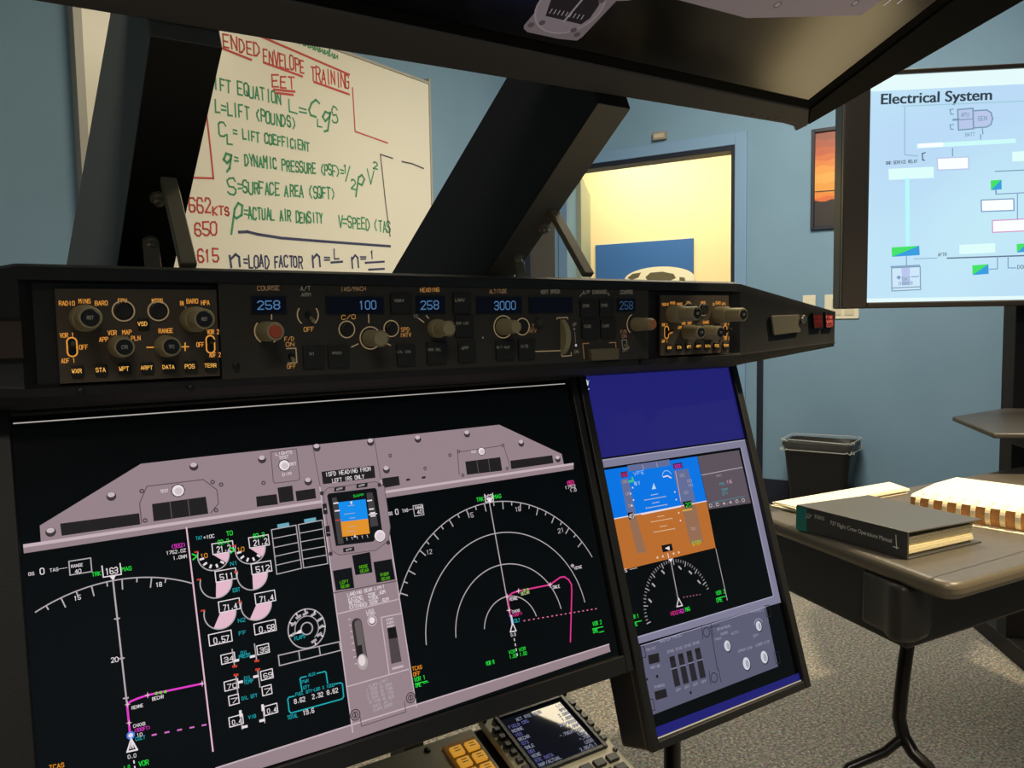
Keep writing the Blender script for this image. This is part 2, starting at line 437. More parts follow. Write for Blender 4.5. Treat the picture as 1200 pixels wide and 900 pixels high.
# outlines round the light windows
for pts in ([(166, 613), (163.5, 590), (172, 570), (238, 562), (254, 574), (256, 590), (247, 601)], [(538, 556), (536, 530), (590, 522), (598, 548)]):
    c.line(pts, .0009, GREYD)
for x, y in ((59.4, 622.8), (130.5, 581), (227, 546), (307, 537.6), (361, 563.6), (452.6, 549.8), (489.4, 514), (547, 508), (610.5, 519), (653.4, 537.4), (371, 524), (434, 517.6)):
    c.disc((x, y + .8), .0040, glow((62, 52, 54))); c.disc((x - .3, y - 1.2), .0030, glow((196, 180, 186)), ry=.0022)
for x, y in ((259, 568), (308.6, 566), (457, 534), (527, 533.5), (497.9, 549), (166, 575.6), (170, 610), (249, 565), (253, 598), (537, 529), (589, 522), (542, 557), (594, 549)):
    c.disc((x, y), .0021, glow((80, 68, 72))); c.disc((x, y), .0010, GREYM)
for x, y, r in ((208.5, 575, .0052), (333, 545.5, .0052), (564, 529, .0042)):
    c.disc((x, y), r * 1.25, GREYD, 8); c.disc((x, y), r, WHT, 16); c.disc((x + .6, y + .6), r * .65, glow((204, 190, 194)), 14)
c.text('TEST', (188, 577.5), (197, 576.4), 3.2, WHT); c.text('TEST', (552, 531), (558, 530.3), 2.6, WHT)
c.line([(317, 530), (347, 526), (351, 561), (349, 563), (322, 566.4), (320, 564)], .0008, GREYD, closed=True)
for t, p, q in (('LIGHTS', (323, 534), (342, 531.4)), ('TEST', (327, 538.6), (338, 537)), ('BRT', (339, 546), (347, 545)), ('DIM', (331, 558), (341, 556.6))): c.text(t, p, q, 3.4, WHT)
c.line([(366, 522), (376, 576)], .0007, GREYD); c.line([(438, 514), (446, 562)], .0007, GREYD)
c.poly([(376.4, 553), (438, 545.6), (439.6, 560), (378.2, 567.6)], WIN)
c.text('ISFD HEADING FROM', (381.5, 558.6), (434, 551.6), 4.6, WHT); c.text('LEFT IRS ONLY', (389.5, 565.8), (426.5, 560.4), 4.4, WHT)
# grey centre pedestal strip of the panel
c.poly([(374.5, 571), (445, 561), (488, 836), (413, 860)], GREY)
c.poly([(253, 900), (400, 853), (713, 755), (715, 763.5), (400, 871), (306, 900)], GREY)
c.line([(253, 900), (400, 853), (713, 755)], .0013, GREYL)
c.line([(374.5, 571), (413, 858)], .0012, GREYL); c.line([(446, 563), (487.5, 828)], .0012, GREYL)
# standby instrument
c.poly([(378, 578), (384, 572), (440, 564.5), (450, 570), (457, 618), (455, 634), (440, 645), (397, 650.5), (388, 645)], GREYM)
c.line([(378, 578), (384, 572), (440, 564.5), (450, 570), (457, 618), (455, 634), (440, 645), (397, 650.5), (388, 645)], .0007, GREYD, closed=True)
c.poly([(383, 581), (385, 578.5), (439, 571.8), (441, 574), (447.5, 622), (437, 634.7), (393.3, 640)], BLK)
c.poly([(388.5, 583.5), (394, 582.8), (402.5, 637), (396, 638)], glow((66, 62, 64))); c.poly([(429, 578), (436, 577), (443, 616), (434, 617.6)], glow((66, 62, 64)))
c.poly([(395.7, 588.8), (428, 585), (431, 608), (398.8, 611.7)], SKY); c.poly([(398.8, 611.7), (431, 608), (433, 625.3), (401, 629.2)], GND)
c.text('SAPP', (414, 583), (426, 581.4), 2.8, GRN)
for x, y, l in ((411, 592.6, 7), (409, 602, 12), (412.5, 607, 6), (412.5, 617, 8), (411, 622.6, 11)): c.line([(x - l / 2, y + l * .06), (x + l / 2, y - l * .06)], .0006, WHTD)
c.poly([(409.8, 588), (412.6, 587.6), (411.6, 592)], WHT); c.poly([(414, 630), (417, 629.6), (415.4, 626)], WHT)
for x, y in ((391, 590), (392.5, 599), (430.5, 587), (432.6, 597), (434, 601.5), (434.6, 605)): c.line([(x, y), (x + 4.5, y - .6)], .0014, WHT)
c.line([(432, 603.4), (441, 602)], .001, WHT); c.line([(393, 610), (399, 609.3)], .0012, RED)
for x in (405, 411, 417, 423, 429): c.text('1', (x, 633.6 - (x - 405) * .13), (x + 3, 633 - (x - 405) * .13), 3.2, WHT)
c.disc((445, 628.5), .0064, GREYD); c.disc((444.8, 628), .0060, WHT); c.disc((445.4, 628.8), .0046, glow((216, 200, 206)))
for x, y, w in ((391, 576.5, 13), (417, 572.4, 13), (402, 647.5, 13)):
    c.poly([(x, y), (x + w, y - w * .12), (x + w + .5, y - w * .12 - 5), (x + .5, y - 5)] if y < 600 else [(x, y), (x + w, y - w * .14), (x + w - .5, y - w * .14 - 5), (x - .5, y - 5)], WIN)
    c.text('APP', (x + 3, y - 1.6), (x + w - 3, y - 2.8), 2.2, WHT)
for x, y in ((378.6, 603), (382, 629)): c.poly([(x, y), (x + 5, y - .7), (x + 3.6, y - 13), (x - 1.4, y - 12.3)], WIN)
c.text('+', (379.5, 598.5), (382.5, 598), 3, WHT); c.text('-', (383, 626), (386, 625.6), 3, WHT)
for x, y in ((376.8, 578.2), (444.2, 568.5), (454.4, 636), (387, 649)): c.disc((x, y), .0022, glow((60, 52, 54)))
# gear lights
for q, t1, t2 in (([(389.5, 669), (411.7, 665), (414.8, 689), (393.3, 692)], 'LEFT', 'GEAR'), ([(412, 651), (433, 647), (436, 670.8), (416, 674)], 'NOSE', 'GEAR'), ([(437, 658.8), (458.4, 655), (462.6, 679), (440.8, 683)], 'RIGHT', 'GEAR')):
    c.poly(q, BLK)
    x, y = q[3]; c.text(t1, (x + 5, y - 7.6), (x + 14.6, y - 9.2), 3.4, glow((96, 190, 20))); c.text(t2, (x + 6, y - 2.6), (x + 15.6, y - 4.2), 3.4, glow((96, 190, 20)))
c.line([(390, 695), (464, 681)], .001, GREYD)
for t, p, q in (('LANDING GEAR LIMIT', (407, 699), (450, 689)), ('EXTEND', (408, 704.6), (424, 701)), ('270K .82M', (431, 699.6), (451, 695)), ('RETRACT', (409, 709), (426, 705.4)), ('235K', (432, 703.8), (443, 701.4)), ('EXTENDED 320K .82M', (409.6, 714), (455, 703.6))):
    c.text(t, p, q, 3.8, WHT)
c.line([(395, 719.4), (466, 702.4)], .0011, GREYL)
c.line([(407, 804.4), (478, 784.2)], .0011, GREYL); c.line([(469, 719), (446, 723.6), (455.6, 790.6)], .0011, GREYL)
a0, b0 = MM.uv(417.6, 731); a1, b1 = MM.uv(424.4, 775)
def capsule(cv, a, b, r, mt):
    ang = math.atan2(b[1] - a[1], b[0] - a[0]); pts = []
    for i in range(11): t = ang + PI / 2 + PI * i / 10; pts.append((a[0] + r * math.cos(t), a[1] + r * math.sin(t)))
    for i in range(11): t = ang - PI / 2 + PI * i / 10; pts.append((b[0] + r * math.cos(t), b[1] + r * math.sin(t)))
    cv.puv(pts, mt)
capsule(c, (a0, b0), (a1, b1), .0054, glow((52, 46, 47))); capsule(c, (a0 + .0012, b0), (a1 + .0012, b1), .0036, glow((100, 92, 92)))
c.poly([(417.5, 757), (423.5, 755.4), (425, 769), (419, 770.4)], WIN)
c.disc((424.3, 775.5), .0056, glow((172, 160, 160)), ry=.0076); c.disc((423.6, 774), .0036, glow((224, 212, 212)), ry=.0052)
c.text('LOCK', (429, 718.6), (438, 716.4), 3.2, WHT); c.text('OVRD', (430, 722), (439, 719.8), 3, WHT)
c.disc((435.6, 727.4), .0052, GREYL); c.disc((435.6, 727.4), .0040, GREYD); c.disc((435.4, 727), .0032, WHT)
for y in (728, 735, 742, 749, 756, 764, 772, 780): c.text('-', (408 + (y - 728) * .14, y), (410.5 + (y - 728) * .14, y - .5), 4, WHT)
c.poly([(453, 736), (463, 734), (470, 775), (458, 778)], glow((78, 68, 71))); c.poly([(453, 736), (463, 734), (465.4, 747), (455.2, 749)], glow((24, 22, 23)))
for y in (728, 732, 736): c.text('ARM', (452 + (y - 728) * .15, y), (460 + (y - 728) * .15, y - 1.7), 2.6, WHT)
c.line([(460, 783.4), (471, 780.6)], .0022, GREYL)
for i, t in enumerate(('FLAPS LIMIT', '1 250K 15 200K', '2 250K 25 190K', '5 250K 30 175K', '10 210K 40 162K', 'MAX ALT', 'FLAPS 20000')):
    ins = 4 if i in (0, 5, 6) else 0
    c.text(t, (428 + ins + i * .9, 806 + i * 4.7), (458 - ins + i * .9, 798 + i * 4.7), 3.3, WHTD)
for x, y in ((415.6, 837.5), (480.6, 817.5)):
    c.disc((x, y), .0054, glow((70, 62, 64))); c.disc((x, y), .0044, GREYM); c.disc((x, y), .0030, glow((60, 52, 54))); c.disc((x, y), .0022, GREYM); c.line([(x - .4, y - 2), (x + .4, y + 2)], .001, WIN)
c.line([(421, 838), (423, 851), (475, 834), (473, 822)], .0008, GREYD)
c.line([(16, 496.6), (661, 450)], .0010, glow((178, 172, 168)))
c.build('instrument_panel_graphics', mroot)

c = Canvas(MM, 0.0005)
LW = .00105
# --- left map screen
c.line([(218.4, 618.6), (249.4, 880)], .0013, PINKW)
cx, cy = MM.uv(154.2, 873); tx, ty = MM.uv(132, 680.5); R = math.hypot(tx - cx, ty - cy)
def clipx(a): return a
xr, _ = MM.uv(226, 690); xl = 0.034
a_hi = 180 - math.degrees(math.acos(min(1, (cx - xl) / R))); a_lo = math.degrees(math.acos(min(1, (MM.uv(226, 686)[0] - cx) / R)))
c.arc(None, R, a_lo, a_hi, LW, WHTD, 50, uvc=(cx, cy))
for k, ang in enumerate([90 + d for d in (-17, -12, -7, -2, 3, 8, 13, 18, 23, 28, 33, 38, 43)]):
    if a_lo < ang < a_hi:
        ln = .0085 if k % 2 == 1 else .0035
        p = (cx + R * math.cos(rad(ang)), cy + R * math.sin(rad(ang))); q = (cx + (R - ln) * math.cos(rad(ang)), cy + (R - ln) * math.sin(rad(ang)))
        c.luv([p, q], LW, WHTD)
c.text('15', (87, 704), (94.5, 702), 5, WHT); c.text('18', (183, 688), (189.5, 687), 5, WHT)
c.text('GS', (33.6, 674.6), (40, 673.8), 3.6, WHT); c.text('0', (47.3, 673.2), (51.8, 672.6), 7, WHT); c.text('TAS---', (58.5, 670.4), (79, 667), 3.6, WHT)
framepx(c, (82, 674), .0166, .0116, .0009, WHTD); c.text('RANGE', (83.6, 665.6), (97, 663.4), 3.4, WHT); c.text('40', (88, 672.2), (95, 671), 4.4, WHT)
c.text('TRK', (108, 675.6), (118, 674), 4.6, GRN); c.text('MAG', (143, 669.6), (154, 668), 4.6, GRN)
c.line([(119.4, 663.4), (121, 676.4), (142, 673), (140.6, 660.4)], .0009, WHT); c.text('163', (124, 673.6), (138, 671.4), 7, WHT)
c.poly([(127.4, 674.6), (136, 673.4), (132.6, 680.5)], WHT)
c.line([(132.4, 681), (152.8, 862)], .0013, WHTD)
for x, y in ((137, 725), (142.4, 771.5), (147.4, 818)): c.line([(x - 2.6, y + .4), (x + 2.6, y - .4)], .0012, WHTD)
c.text('20', (130.5, 776.4), (138.5, 775), 5.4, WHT)
c.line([(152.4, 862), (149, 828), (149.4, 825), (153, 822), (161, 818.5), (172.6, 814.6), (186, 811.6), (237, 801)], .0016, MAG)
for x, y in ((149.2, 825.5), (151, 847), (172.6, 814.6), (236.4, 801)):
    c.poly([(x - 3.6, y + .5), (x - .5, y - .6), (x + .3, y - 4), (x + 1, y - .8), (x + 3.6, y - .5), (x + 1, y + .7), (x + .5, y + 4), (x - .5, y + 1)], PINKW)
for x in (183, 188, 193.6): c.disc((x, 812.4 - (x - 183) * .18), .0013, glow((120, 200, 80)), 8)
c.text('RENNE', (154.6, 831.4), (167.6, 828), 3.6, WHT); c.text('BECHR', (178.6, 821), (191.6, 817.8), 3.8, WHT)
c.text('CHXXB', (156.4, 852.8), (170, 849.4), 3.6, WHT); c.text('(930FT)', (157.6, 858.2), (175.6, 854), 3.8, MAG)
c.text('10', (160.4, 863.6), (166.6, 862.4), 4, WHT); c.text('COLT', (159, 868), (170, 865.4), 3.8, CYN)
c.disc((153, 861.6), .0032, BLUEB); c.disc((153, 861.6), .0018, WHT)
c.line([(177.6, 861.5), (243, 848.8)], .0013, glow((214, 110, 196)), dash=(.0040, .0062))
c.line([(149, 881), (160.6, 878.4), (153.6, 866)], .0013, WHT, closed=True); c.line([(153, 877), (154.4, 870), (156, 876.4)], .0009, WHT)
c.text('0.0', (150, 889), (159.4, 887), 4.2, WHT); c.line([(156.6, 891), (158, 900)], .001, WHT, dash=(.0025, .002))
c.text('VOR', (163, 898), (174, 895.6), 5.6, GRN); c.text('1.0', (145, 902), (152, 900), 4, GRN); c.text('TCAS', (58, 902), (75, 898.4), 5, AMB)
c.text('(932)', (201, 643), (217, 640.4), 4.4, MAG); c.text('1752.0Z', (195, 650.2), (217.6, 646.6), 3.8, WHT); c.text('1.0NM', (203, 656), (218.6, 653.6), 3.8, WHT)
# --- engine screen
c.text('TAT', (229.6, 633), (237, 631.8), 3.8, CYN); c.text('+10C', (238.6, 632), (251, 629.8), 3.8, WHT); c.text('TO', (265.6, 628), (272.4, 626.8), 5, GRN)
def gauge(x, y, r, wedge, val, bx, by, ticks=False):
    a, b = MM.uv(x, y); rr = r * PX
    n = 14
    c.puv([(a, b)] + [(a + rr * math.cos(rad(-wedge * i / n)), b + rr * math.sin(rad(-wedge * i / n))) for i in range(n + 1)], PINKW)
    c.arc(None, rr, 0, -198, .0010, WHTD, 30, uvc=(a, b))
    e = (a + rr * math.cos(rad(-198)), b + rr * math.sin(rad(-198)))
    c.luv([(e[0] - .0024, e[1] + .001), (e[0], e[1] + .001)], .0014, RED)
    if ticks:
        for k in (-50, -80, -110, -140, -170): c.luv([(a + rr * .68 * math.cos(rad(k)), b + rr * .68 * math.sin(rad(k))), (a + rr * .86 * math.cos(rad(k)), b + rr * .80 * math.sin(rad(k)))], .0018, WHT)
        c.luv([(a - rr * 1.3, b - .001), (a - rr * 1.02, b + .0015), (a - rr * 1.3, b + .004)], .0011, GRN); c.text('10', (x - 15, y + 4), (x - 7, y + 2.8), 5, GND)
    p = MM.uv(bx, by)
    c.puv([(p[0], p[1]), (p[0] + .0188, p[1]), (p[0] + .0188, p[1] + .0098), (p[0], p[1] + .0098)], BLK)
    framepx(c, (bx, by), .0188, .0098, .0008, WHT); c.text(val, (bx + 5, by - 2.6), (bx + 20.6, by - 5.2), 6.4, WHT)
gauge(250, 650.5, 17, 40, '21.2', 249.4, 650, True); gauge(293, 643, 17, 42, '21.2', 292.4, 642.4, True)
c.text('92.3', (255.6, 638.4), (268, 636.4), 5, GRN); c.text('92.3', (297, 631), (309.6, 629), 5, GRN)
gauge(253, 682.5, 17, 97, '511', 253, 682.4); gauge(295.4, 673.4, 17, 94, '512', 295.2, 673.4)
gauge(257.6, 718.5, 17, 120, '71.4', 257, 718.2); gauge(300, 708.6, 17, 122, '71.4', 299.6, 708.4)
for t, x, y in (('N1', 270, 663), ('EGT', 273, 694), ('N2', 279, 729.6), ('FF', 280, 744.4)): c.text(t, (x, y), (x + 8, y - 1.5), 4.2, CYN)
def vbox(x, y, w, t, h=.0098):
    framepx(c, (x, y), w, h, .0008, WHT); c.text(t, (x + w / PX * .22, y - 2.6), (x + w / PX * .95, y - 2.6 - w / PX * .15), h / PX * .56, WHT)
vbox(245.4, 757, .0200, '0.57'); vbox(298.6, 744, .0200, '0.58')
vbox(259.6, 778.6, .0120, '34', .008); vbox(301.6, 767.4, .0110, '35', .008); vbox(263.4, 810, .0120, '70', .008); vbox(306, 797.4, .0110, '69', .008)
vbox(268.6, 826.8, .0086, '7', .0080); vbox(307.6, 815.4, .0086, '7', .0080); vbox(269, 852, .0120, '0.4', .0080); vbox(310, 838.6, .0120, '0.4', .0080)
for p, q, red in (((271.6, 761), (274.6, 781), 1), ((297.8, 754.6), (300.4, 774.6), 1), ((276, 791), (278.2, 812), 0), ((301.4, 784.6), (304.2, 805), 0), ((281.2, 833.6), (283.4, 854), 2), ((307.2, 826.6), (309.8, 846.6), 2)):
    c.line([p, q], .0010, WHTD)
    e = q if red == 1 else p
    if red < 2: c.line([(e[0] - 1.6, e[1]), (e[0] + 1.8, e[1] - .4)], .0020, RED)
    else: c.line([(q[0] + (1 if p[0] < 300 else -5), q[1] - 2), (q[0] + (5 if p[0] < 300 else -1), q[1] - 3)], .0022, WHT); c.line([p, (p[0] + .4, p[1] + 5)], .0022, WHT)
for x, y in ((274.8, 774.4), (293.6, 769.6), (279.2, 799.6), (297.6, 793)): c.line([(x, y), (x + 3.6, y - .8)], .0022, WHT)
for t, x, y, w in (('OIL', 282, 767.4, 8), ('PRESS', 280, 772, 13), ('OIL', 286, 797, 8), ('TEMP', 285.4, 802, 11), ('OIL QTY', 283, 820.6, 18), ('VIB', 291, 842.6, 8.4)):
    c.text(t, (x, y), (x + w, y - w * .24), 4, CYN)
for x0, y0, x1, y1, x2, y2, x3, y3 in ((317.6, 621, 346.4, 615.6, 353, 666, 324, 673), (349, 615, 377, 609.6, 383.6, 660.6, 355.4, 665.6)):
    c.line([(x0, y0), (x1, y1), (x2, y2), (x3, y3)], .0009, WHTD, closed=True)
    for k in range(1, 5):
        f = k / 5.0; c.line([(x0 + (x3 - x0) * f, y0 + (y3 - y0) * f), (x1 + (x2 - x1) * f, y1 + (y2 - y1) * f)], .0008, WHTD)
    c.poly([(x0 + 7.4, y0 - 2), (x0 + 21, y0 - 4.4), (x0 + 20.4, y0 - 8.6), (x0 + 6.8, y0 - 6.2)], glow((104, 168, 186)))
# flap dial
fx, fy = MM.uv(359, 736.5)
c.arc(None, .0182, 0, 360, .0011, WHTD, 40, uvc=(fx, fy)); c.arc(None, .0056, 0, 360, .0011, WHTD, 24, uvc=(fx, fy))
c.arc(None, .0116, -55, 190, .0008, WHTD, 30, uvc=(fx, fy))
for ang in (190, 150, 118, 88, 55, 22, -6, -36, -68):
    q = (fx + .0140 * math.cos(rad(ang)), fy + .0140 * math.sin(rad(ang)))
    c.luv([(q[0] - .0016, q[1] - .0006), (q[0] + .0016, q[1] + .0006)], .0024, WHTD)
    c.luv([(fx + .0160 * math.cos(rad(ang)), fy + .0160 * math.sin(rad(ang))), (fx + .0182 * math.cos(rad(ang)), fy + .0182 * math.sin(rad(ang)))], .001, WHT)
c.puv([(fx - .0058, fy + .0008), (fx - .0058, fy - .0030), (fx - .0126, fy - .0026)], WHT); c.text('FLAPS', (345, 750.6), (357, 747), 4.2, CYN)
c.line([(325.6, 768), (397, 752), (398.7, 762), (327, 780)], .0010, WHTD, closed=True)
for f in (.333, .667): c.line([(325.6 + 71.4 * f, 768 - 16 * f), (327 + 71.7 * f, 780 - 18 * f)], .0010, WHTD)
c.line([(344, 815.6), (338, 817), (336.6, 819.4), (338.2, 833), (340.4, 835.4), (400, 819), (402, 816), (400.6, 801.4), (398.6, 800), (392, 801.4)], .0011, CYN)
c.line([(353.4, 810), (351, 796), (352, 794), (358, 792.6)], .0011, CYN); c.line([(371, 789), (380, 786.8), (381.4, 788), (383.2, 800.6)], .0011, CYN)
for t, p, q in (('AUX', (361, 793), (369, 791)), ('PWR', (353.6, 801), (361, 799)), ('QTY', (355, 807.6), (362, 805.6)), ('FUEL QTY-LBS X 1000', (346, 815.6), (391, 804))): c.text(t, p, q, 3.6, CYN)
c.text('8.62', (344.6, 824.6), (357, 821.4), 5.2, WHT); c.text('2.32', (365.6, 819), (378, 815.8), 5.2, WHT); c.text('8.62', (383, 814.2), (395.4, 811), 5.2, WHT)
c.text('TOTAL', (336.6, 843), (348.4, 840), 4.4, CYN); c.text('19.6', (355, 838), (367.4, 834.6), 5.4, WHT)
c.build('engine_display_graphics', mroot)

c = Canvas(MM, 0.0005)
# --- right map screen
cx, cy = MM.uv(599.6, 737); tx, ty = MM.uv(573, 589); R = math.hypot(tx - cx, ty - cy)
for fr, pl, pr in ((1, (475.6, 707.6), (689, 656.7)), (.75, (507.6, 753.8), (679, 707.6)), (.5, (539, 746), (653, 714.7)), (.25, (569.8, 736.7), (626.7, 722.5))):
    l = MM.uv(*pl); r_ = MM.uv(*pr)
    al = math.degrees(math.atan2(l[1] - cy, l[0] - cx)); ar = math.degrees(math.atan2(r_[1] - cy, r_[0] - cx))
    if al < 0: al += 360
    c.arc(None, R * fr, ar, al, .00105, WHTD, 60, uvc=(cx, cy))
    if fr == 1:
        k = 0; ang = 33.0
        while ang < al:
            if ang > ar:
                ln = .0085 if k % 2 == 0 else .004
                c.luv([(cx + R * math.cos(rad(ang)), cy + R * math.sin(rad(ang))), (cx + (R - ln) * math.cos(rad(ang)), cy + (R - ln) * math.sin(rad(ang)))], .0012, WHTD)
            ang += 5; k += 1
c.text('15', (548, 607), (554.6, 606), 5.4, WHTD); c.text('18', (604, 599.6), (610, 598.6), 5, WHTD); c.text('21', (654, 625), (660.6, 623), 5, WHTD); c.text('12', (500, 650), (506, 648.6), 5, WHTD)
c.line([(573.4, 590), (597.4, 722)], .0012, WHTD); c.poly([(569.6, 584.4), (577.4, 583), (573.8, 590)], WHT)
c.text('TRK', (558.6, 588), (566.6, 586.8), 4.4, GRN); c.text('MAG', (578.6, 584.6), (587, 583.4), 4.4, GRN)
c.line([(567.4, 579.4), (568.6, 588.4), (578, 587), (576.8, 578)], .0009, WHT); c.text('163', (569, 586), (576.6, 584.6), 5.4, WHT)
c.text('GS', (455.6, 604), (459.6, 603.4), 3.6, WHT); c.text('0', (463.6, 603), (466.6, 602.6), 6, WHT); c.text('TAS---', (471.4, 600.6), (485, 598), 3.4, WHT)
framepx(c, (485.6, 605), .0112, .0112, .0009, WHTD); c.text('RANGE', (486.6, 597), (496, 595.6), 3.2, WHT); c.text('40', (489, 602.6), (494.6, 601.6), 4.2, WHT)
c.text('(932)', (664.6, 569), (673, 567.6), 5, PNK); c.text('1752', (662, 573.4), (674, 571.4), 3.4, WHT); c.text('1.0', (668, 576.8), (675, 575.6), 3.4, WHT)
c.line([(598, 722), (594.4, 701), (596, 698), (600, 695), (607, 692.6), (643.6, 685.4), (650, 681), (656, 676.6), (661, 676), (666, 679.4), (669.2, 685), (669.6, 693), (668, 752)], .0016, PNK)
for x, y in ((593.6, 699), (596, 715), (607, 692.6), (644, 685.4)):
    c.poly([(x - 3.2, y + .5), (x - .5, y - .6), (x + .3, y - 3.6), (x + .9, y - .8), (x + 3.2, y - .5), (x + .9, y + .7), (x + .5, y + 3.6), (x - .5, y + 1)], PINKW)
c.disc((614, 691.4), .0014, glow((120, 200, 80)), 8); c.disc((618, 690.6), .0014, glow((120, 200, 80)), 8)
c.text('RENNE', (597, 704), (606, 702.4), 3.4, WHT); c.text('BECHR', (610.6, 697.6), (620, 695.6), 3.6, glow((190, 210, 140))); c.text('SNLE', (648, 690), (655.6, 688.6), 3.6, WHT)
c.poly([(668, 663), (670, 660.6), (672.6, 662.6), (670.6, 665.4)], WHTD); c.text('VENE', (672.6, 667.6), (681.6, 665.6), 3.2, WHT)
c.text('CHXXB', (600, 718.4), (608.6, 716.6), 3, WHT); c.text('(930FT)', (600.6, 722.6), (611.6, 720.2), 3.4, PNK); c.text('COLT', (601.6, 729.8), (609, 728.4), 4, CYN)
c.line([(613, 727.6), (700, 713)], .0012, glow((214, 110, 150)), dash=(.0024, .0040))
c.line([(597.6, 740.6), (604.4, 739.2), (600.2, 730)], .0012, WHT, closed=True); c.line([(598.6, 722), (600, 730)], .0024, glow((200, 205, 235)))
c.text('0.0', (598.6, 746), (604, 744.8), 3.4, WHT); c.line([(602, 748), (606, 769)], .0010, WHT, dash=(.0030, .0024))
for t, p, q, h in (('VOR', (596, 766.6), (603.6, 764.8), 4), ('1.00', (597, 772), (605, 770), 4), ('VOR', (608, 763.6), (615.6, 761.6), 4), ('1.00', (609, 769), (617, 767), 4), ('VOR R', (569.6, 780), (579, 777.6), 4.6), ('VOR 2', (694.6, 733.6), (704.6, 731), 4.6), ('DME', (695, 742), (700.6, 740.8), 4.4), ('VOR 1', (485.4, 799), (498, 795.6), 4.8), ('DME ---', (487, 805.6), (502, 801.4), 4.6)):
    c.text(t, p, q, h, GRN)
c.line([(694, 737), (706, 734.4)], .0009, GRN); c.line([(702, 741), (707, 739.6)], .0009, GRN); c.line([(486, 801.4), (500, 798)], .0009, GRN)
c.text('TCAS', (483, 786), (494, 783.4), 4.4, AMB); c.text('OFF', (484.4, 792.6), (492, 790.6), 4.4, AMB)
c.build('map_display_graphics', mroot)

# ------------------------------------------------------------------ portrait monitor at the right
rroot = thing('touchscreen_monitor', (0.80, 0.80, 0.0), 'black portrait monitor with blue sky and brown ground horizon picture', 'monitor')
monitor_body(rroot, 0.6545, 0.9285, -0.400, 0.052, (0.0120, 0.0125, 0.0105, 0.012), 0.05, 0.007)
mb = MB(); mb.tube([(0.80, 0.80, 0.02), (0.80, 0.80, 0.62), (0.80, 0.765, 0.72)], 0.012, M_BLACK2, 16); mb.build('stand_pole', rroot)
mb = MB(); mb.abox((0.72, 0.66, 0.0), (0.94, 0.94, 0.02), M_BLACK2); mb.build('stand_base', rroot, bevel=0.006)
c = Canvas(MM)
BLU = glow((33, 33, 112)); LAV = glow((126, 124, 148)); LAVL = glow((160, 158, 182)); PAN = glow((92, 92, 114)); GBOX = glow((92, 82, 92))
c.poly([(686, 437), (859, 428), (875, 513), (703, 537)], BLU)
c.poly([(764.6, 853.8), (935.4, 788.6), (938, 796.6), (768.4, 865)], BLU)
c.disc((687, 448.6), .0034, glow((214, 216, 226)), 12, ry=.0042); c.line([(683.6, 456.6), (690, 456)], .0016, WHTD); c.line([(686, 447.4), (690, 446.6)], .0012, glow((120, 190, 170)))
c.poly([(702, 539.6), (873, 515.4), (915, 706), (746.6, 755), (744.4, 746.6), (905.6, 698.4), (867.4, 524.4), (704.6, 548.6)], LAV)
c.line([(702, 539.8), (873, 515.6)], .0014, LAVL); c.line([(744.6, 747.4), (906, 698.8)], .0014, LAVL); c.line([(868.4, 525), (906.4, 698.4)], .0012, LAVL)
SKYB = glow((4, 116, 226)); BRN = glow((184, 108, 46))
c.poly([(704.7, 551.4), (816.6, 534.8), (827.8, 587), (716.8, 608.6)], SKYB); c.poly([(716.8, 608.6), (827.8, 587), (838.4, 641.8), (728.6, 668.4)], BRN)
c.poly([(817, 534.8), (865.6, 527.6), (879.8, 589.6), (830.4, 597)], GBOX)
c.line([(822, 556.8), (869.8, 547.6)], .0010, WHTD); c.line([(838.6, 643), (852, 703)], .0011, WHTD)
TAPE = glow((98, 108, 150)); TAPEB = glow((148, 108, 84))
c.poly([(727, 562), (736, 560.6), (745, 603.4), (735.6, 605.2)], TAPE); c.poly([(735.6, 605.2), (745, 603.4), (757, 647), (746.6, 648.4)], TAPEB)
c.poly([(789, 552), (806, 549.4), (815, 589.6), (798, 592.8)], TAPE); c.poly([(799, 594.6), (815, 591.6), (824, 634.6), (808.6, 637.4)], TAPEB)
c.poly([(735, 545.6), (784, 538.4), (785, 545.4), (736.6, 552.6)], TAPE); c.line([(752.6, 545), (753.8, 549.6)], .0009, WHTD); c.line([(769, 542.6), (770.2, 547.2)], .0009, WHTD)
c.line([(718, 608.4), (827.6, 587.2)], .0012, WHT); c.line([(752, 602.4), (797, 593.4)], .0022, WHT)
c.poly([(726.6, 553.6), (734.6, 552.2), (735.8, 558.6), (727.8, 560)], glow((70, 30, 60))); c.text('163', (728, 559), (734.8, 557.8), 4, PNK)
c.poly([(788, 543.6), (798.6, 541.8), (800, 548.4), (789.4, 550.2)], glow((60, 26, 60))); c.text('3000', (790.4, 549), (798.4, 547.6), 4, MAG)
c.poly([(735, 601), (741, 600), (743.6, 607.6), (737, 609)], BLK); c.text('45', (737.6, 608), (742.6, 607), 5, WHT)
c.poly([(799.4, 588.4), (809.4, 586.6), (811, 594), (803, 595.4)], BLK); c.text('20', (803.6, 594.4), (810, 593), 4.6, GRN); c.line([(800, 598.6), (810, 596.8)], .0020, glow((210, 170, 60)))
c.line([(791.4, 552.6), (797.6, 587.6)], .0008, PINKW)
c.line([(737, 564.4), (742, 563.6), (740.6, 560.2)], .0030, glow((60, 190, 140))); c.text('VFE', (742.6, 557.4), (754.6, 555), 4, glow((160, 200, 236))); c.text('NO V', (743.6, 569), (749.6, 567.8), 4, glow((160, 200, 236)))
c.poly([(763.6, 573.6), (768.6, 572.8), (765.6, 566)], glow((180, 214, 240))); c.arc(None, .0085, 20, 160, .0010, glow((150, 196, 238)), 14, uvc=MM.uv(781.6, 559)); c.line([(777, 559), (782, 557.6), (786, 560)], .0016, WHT)
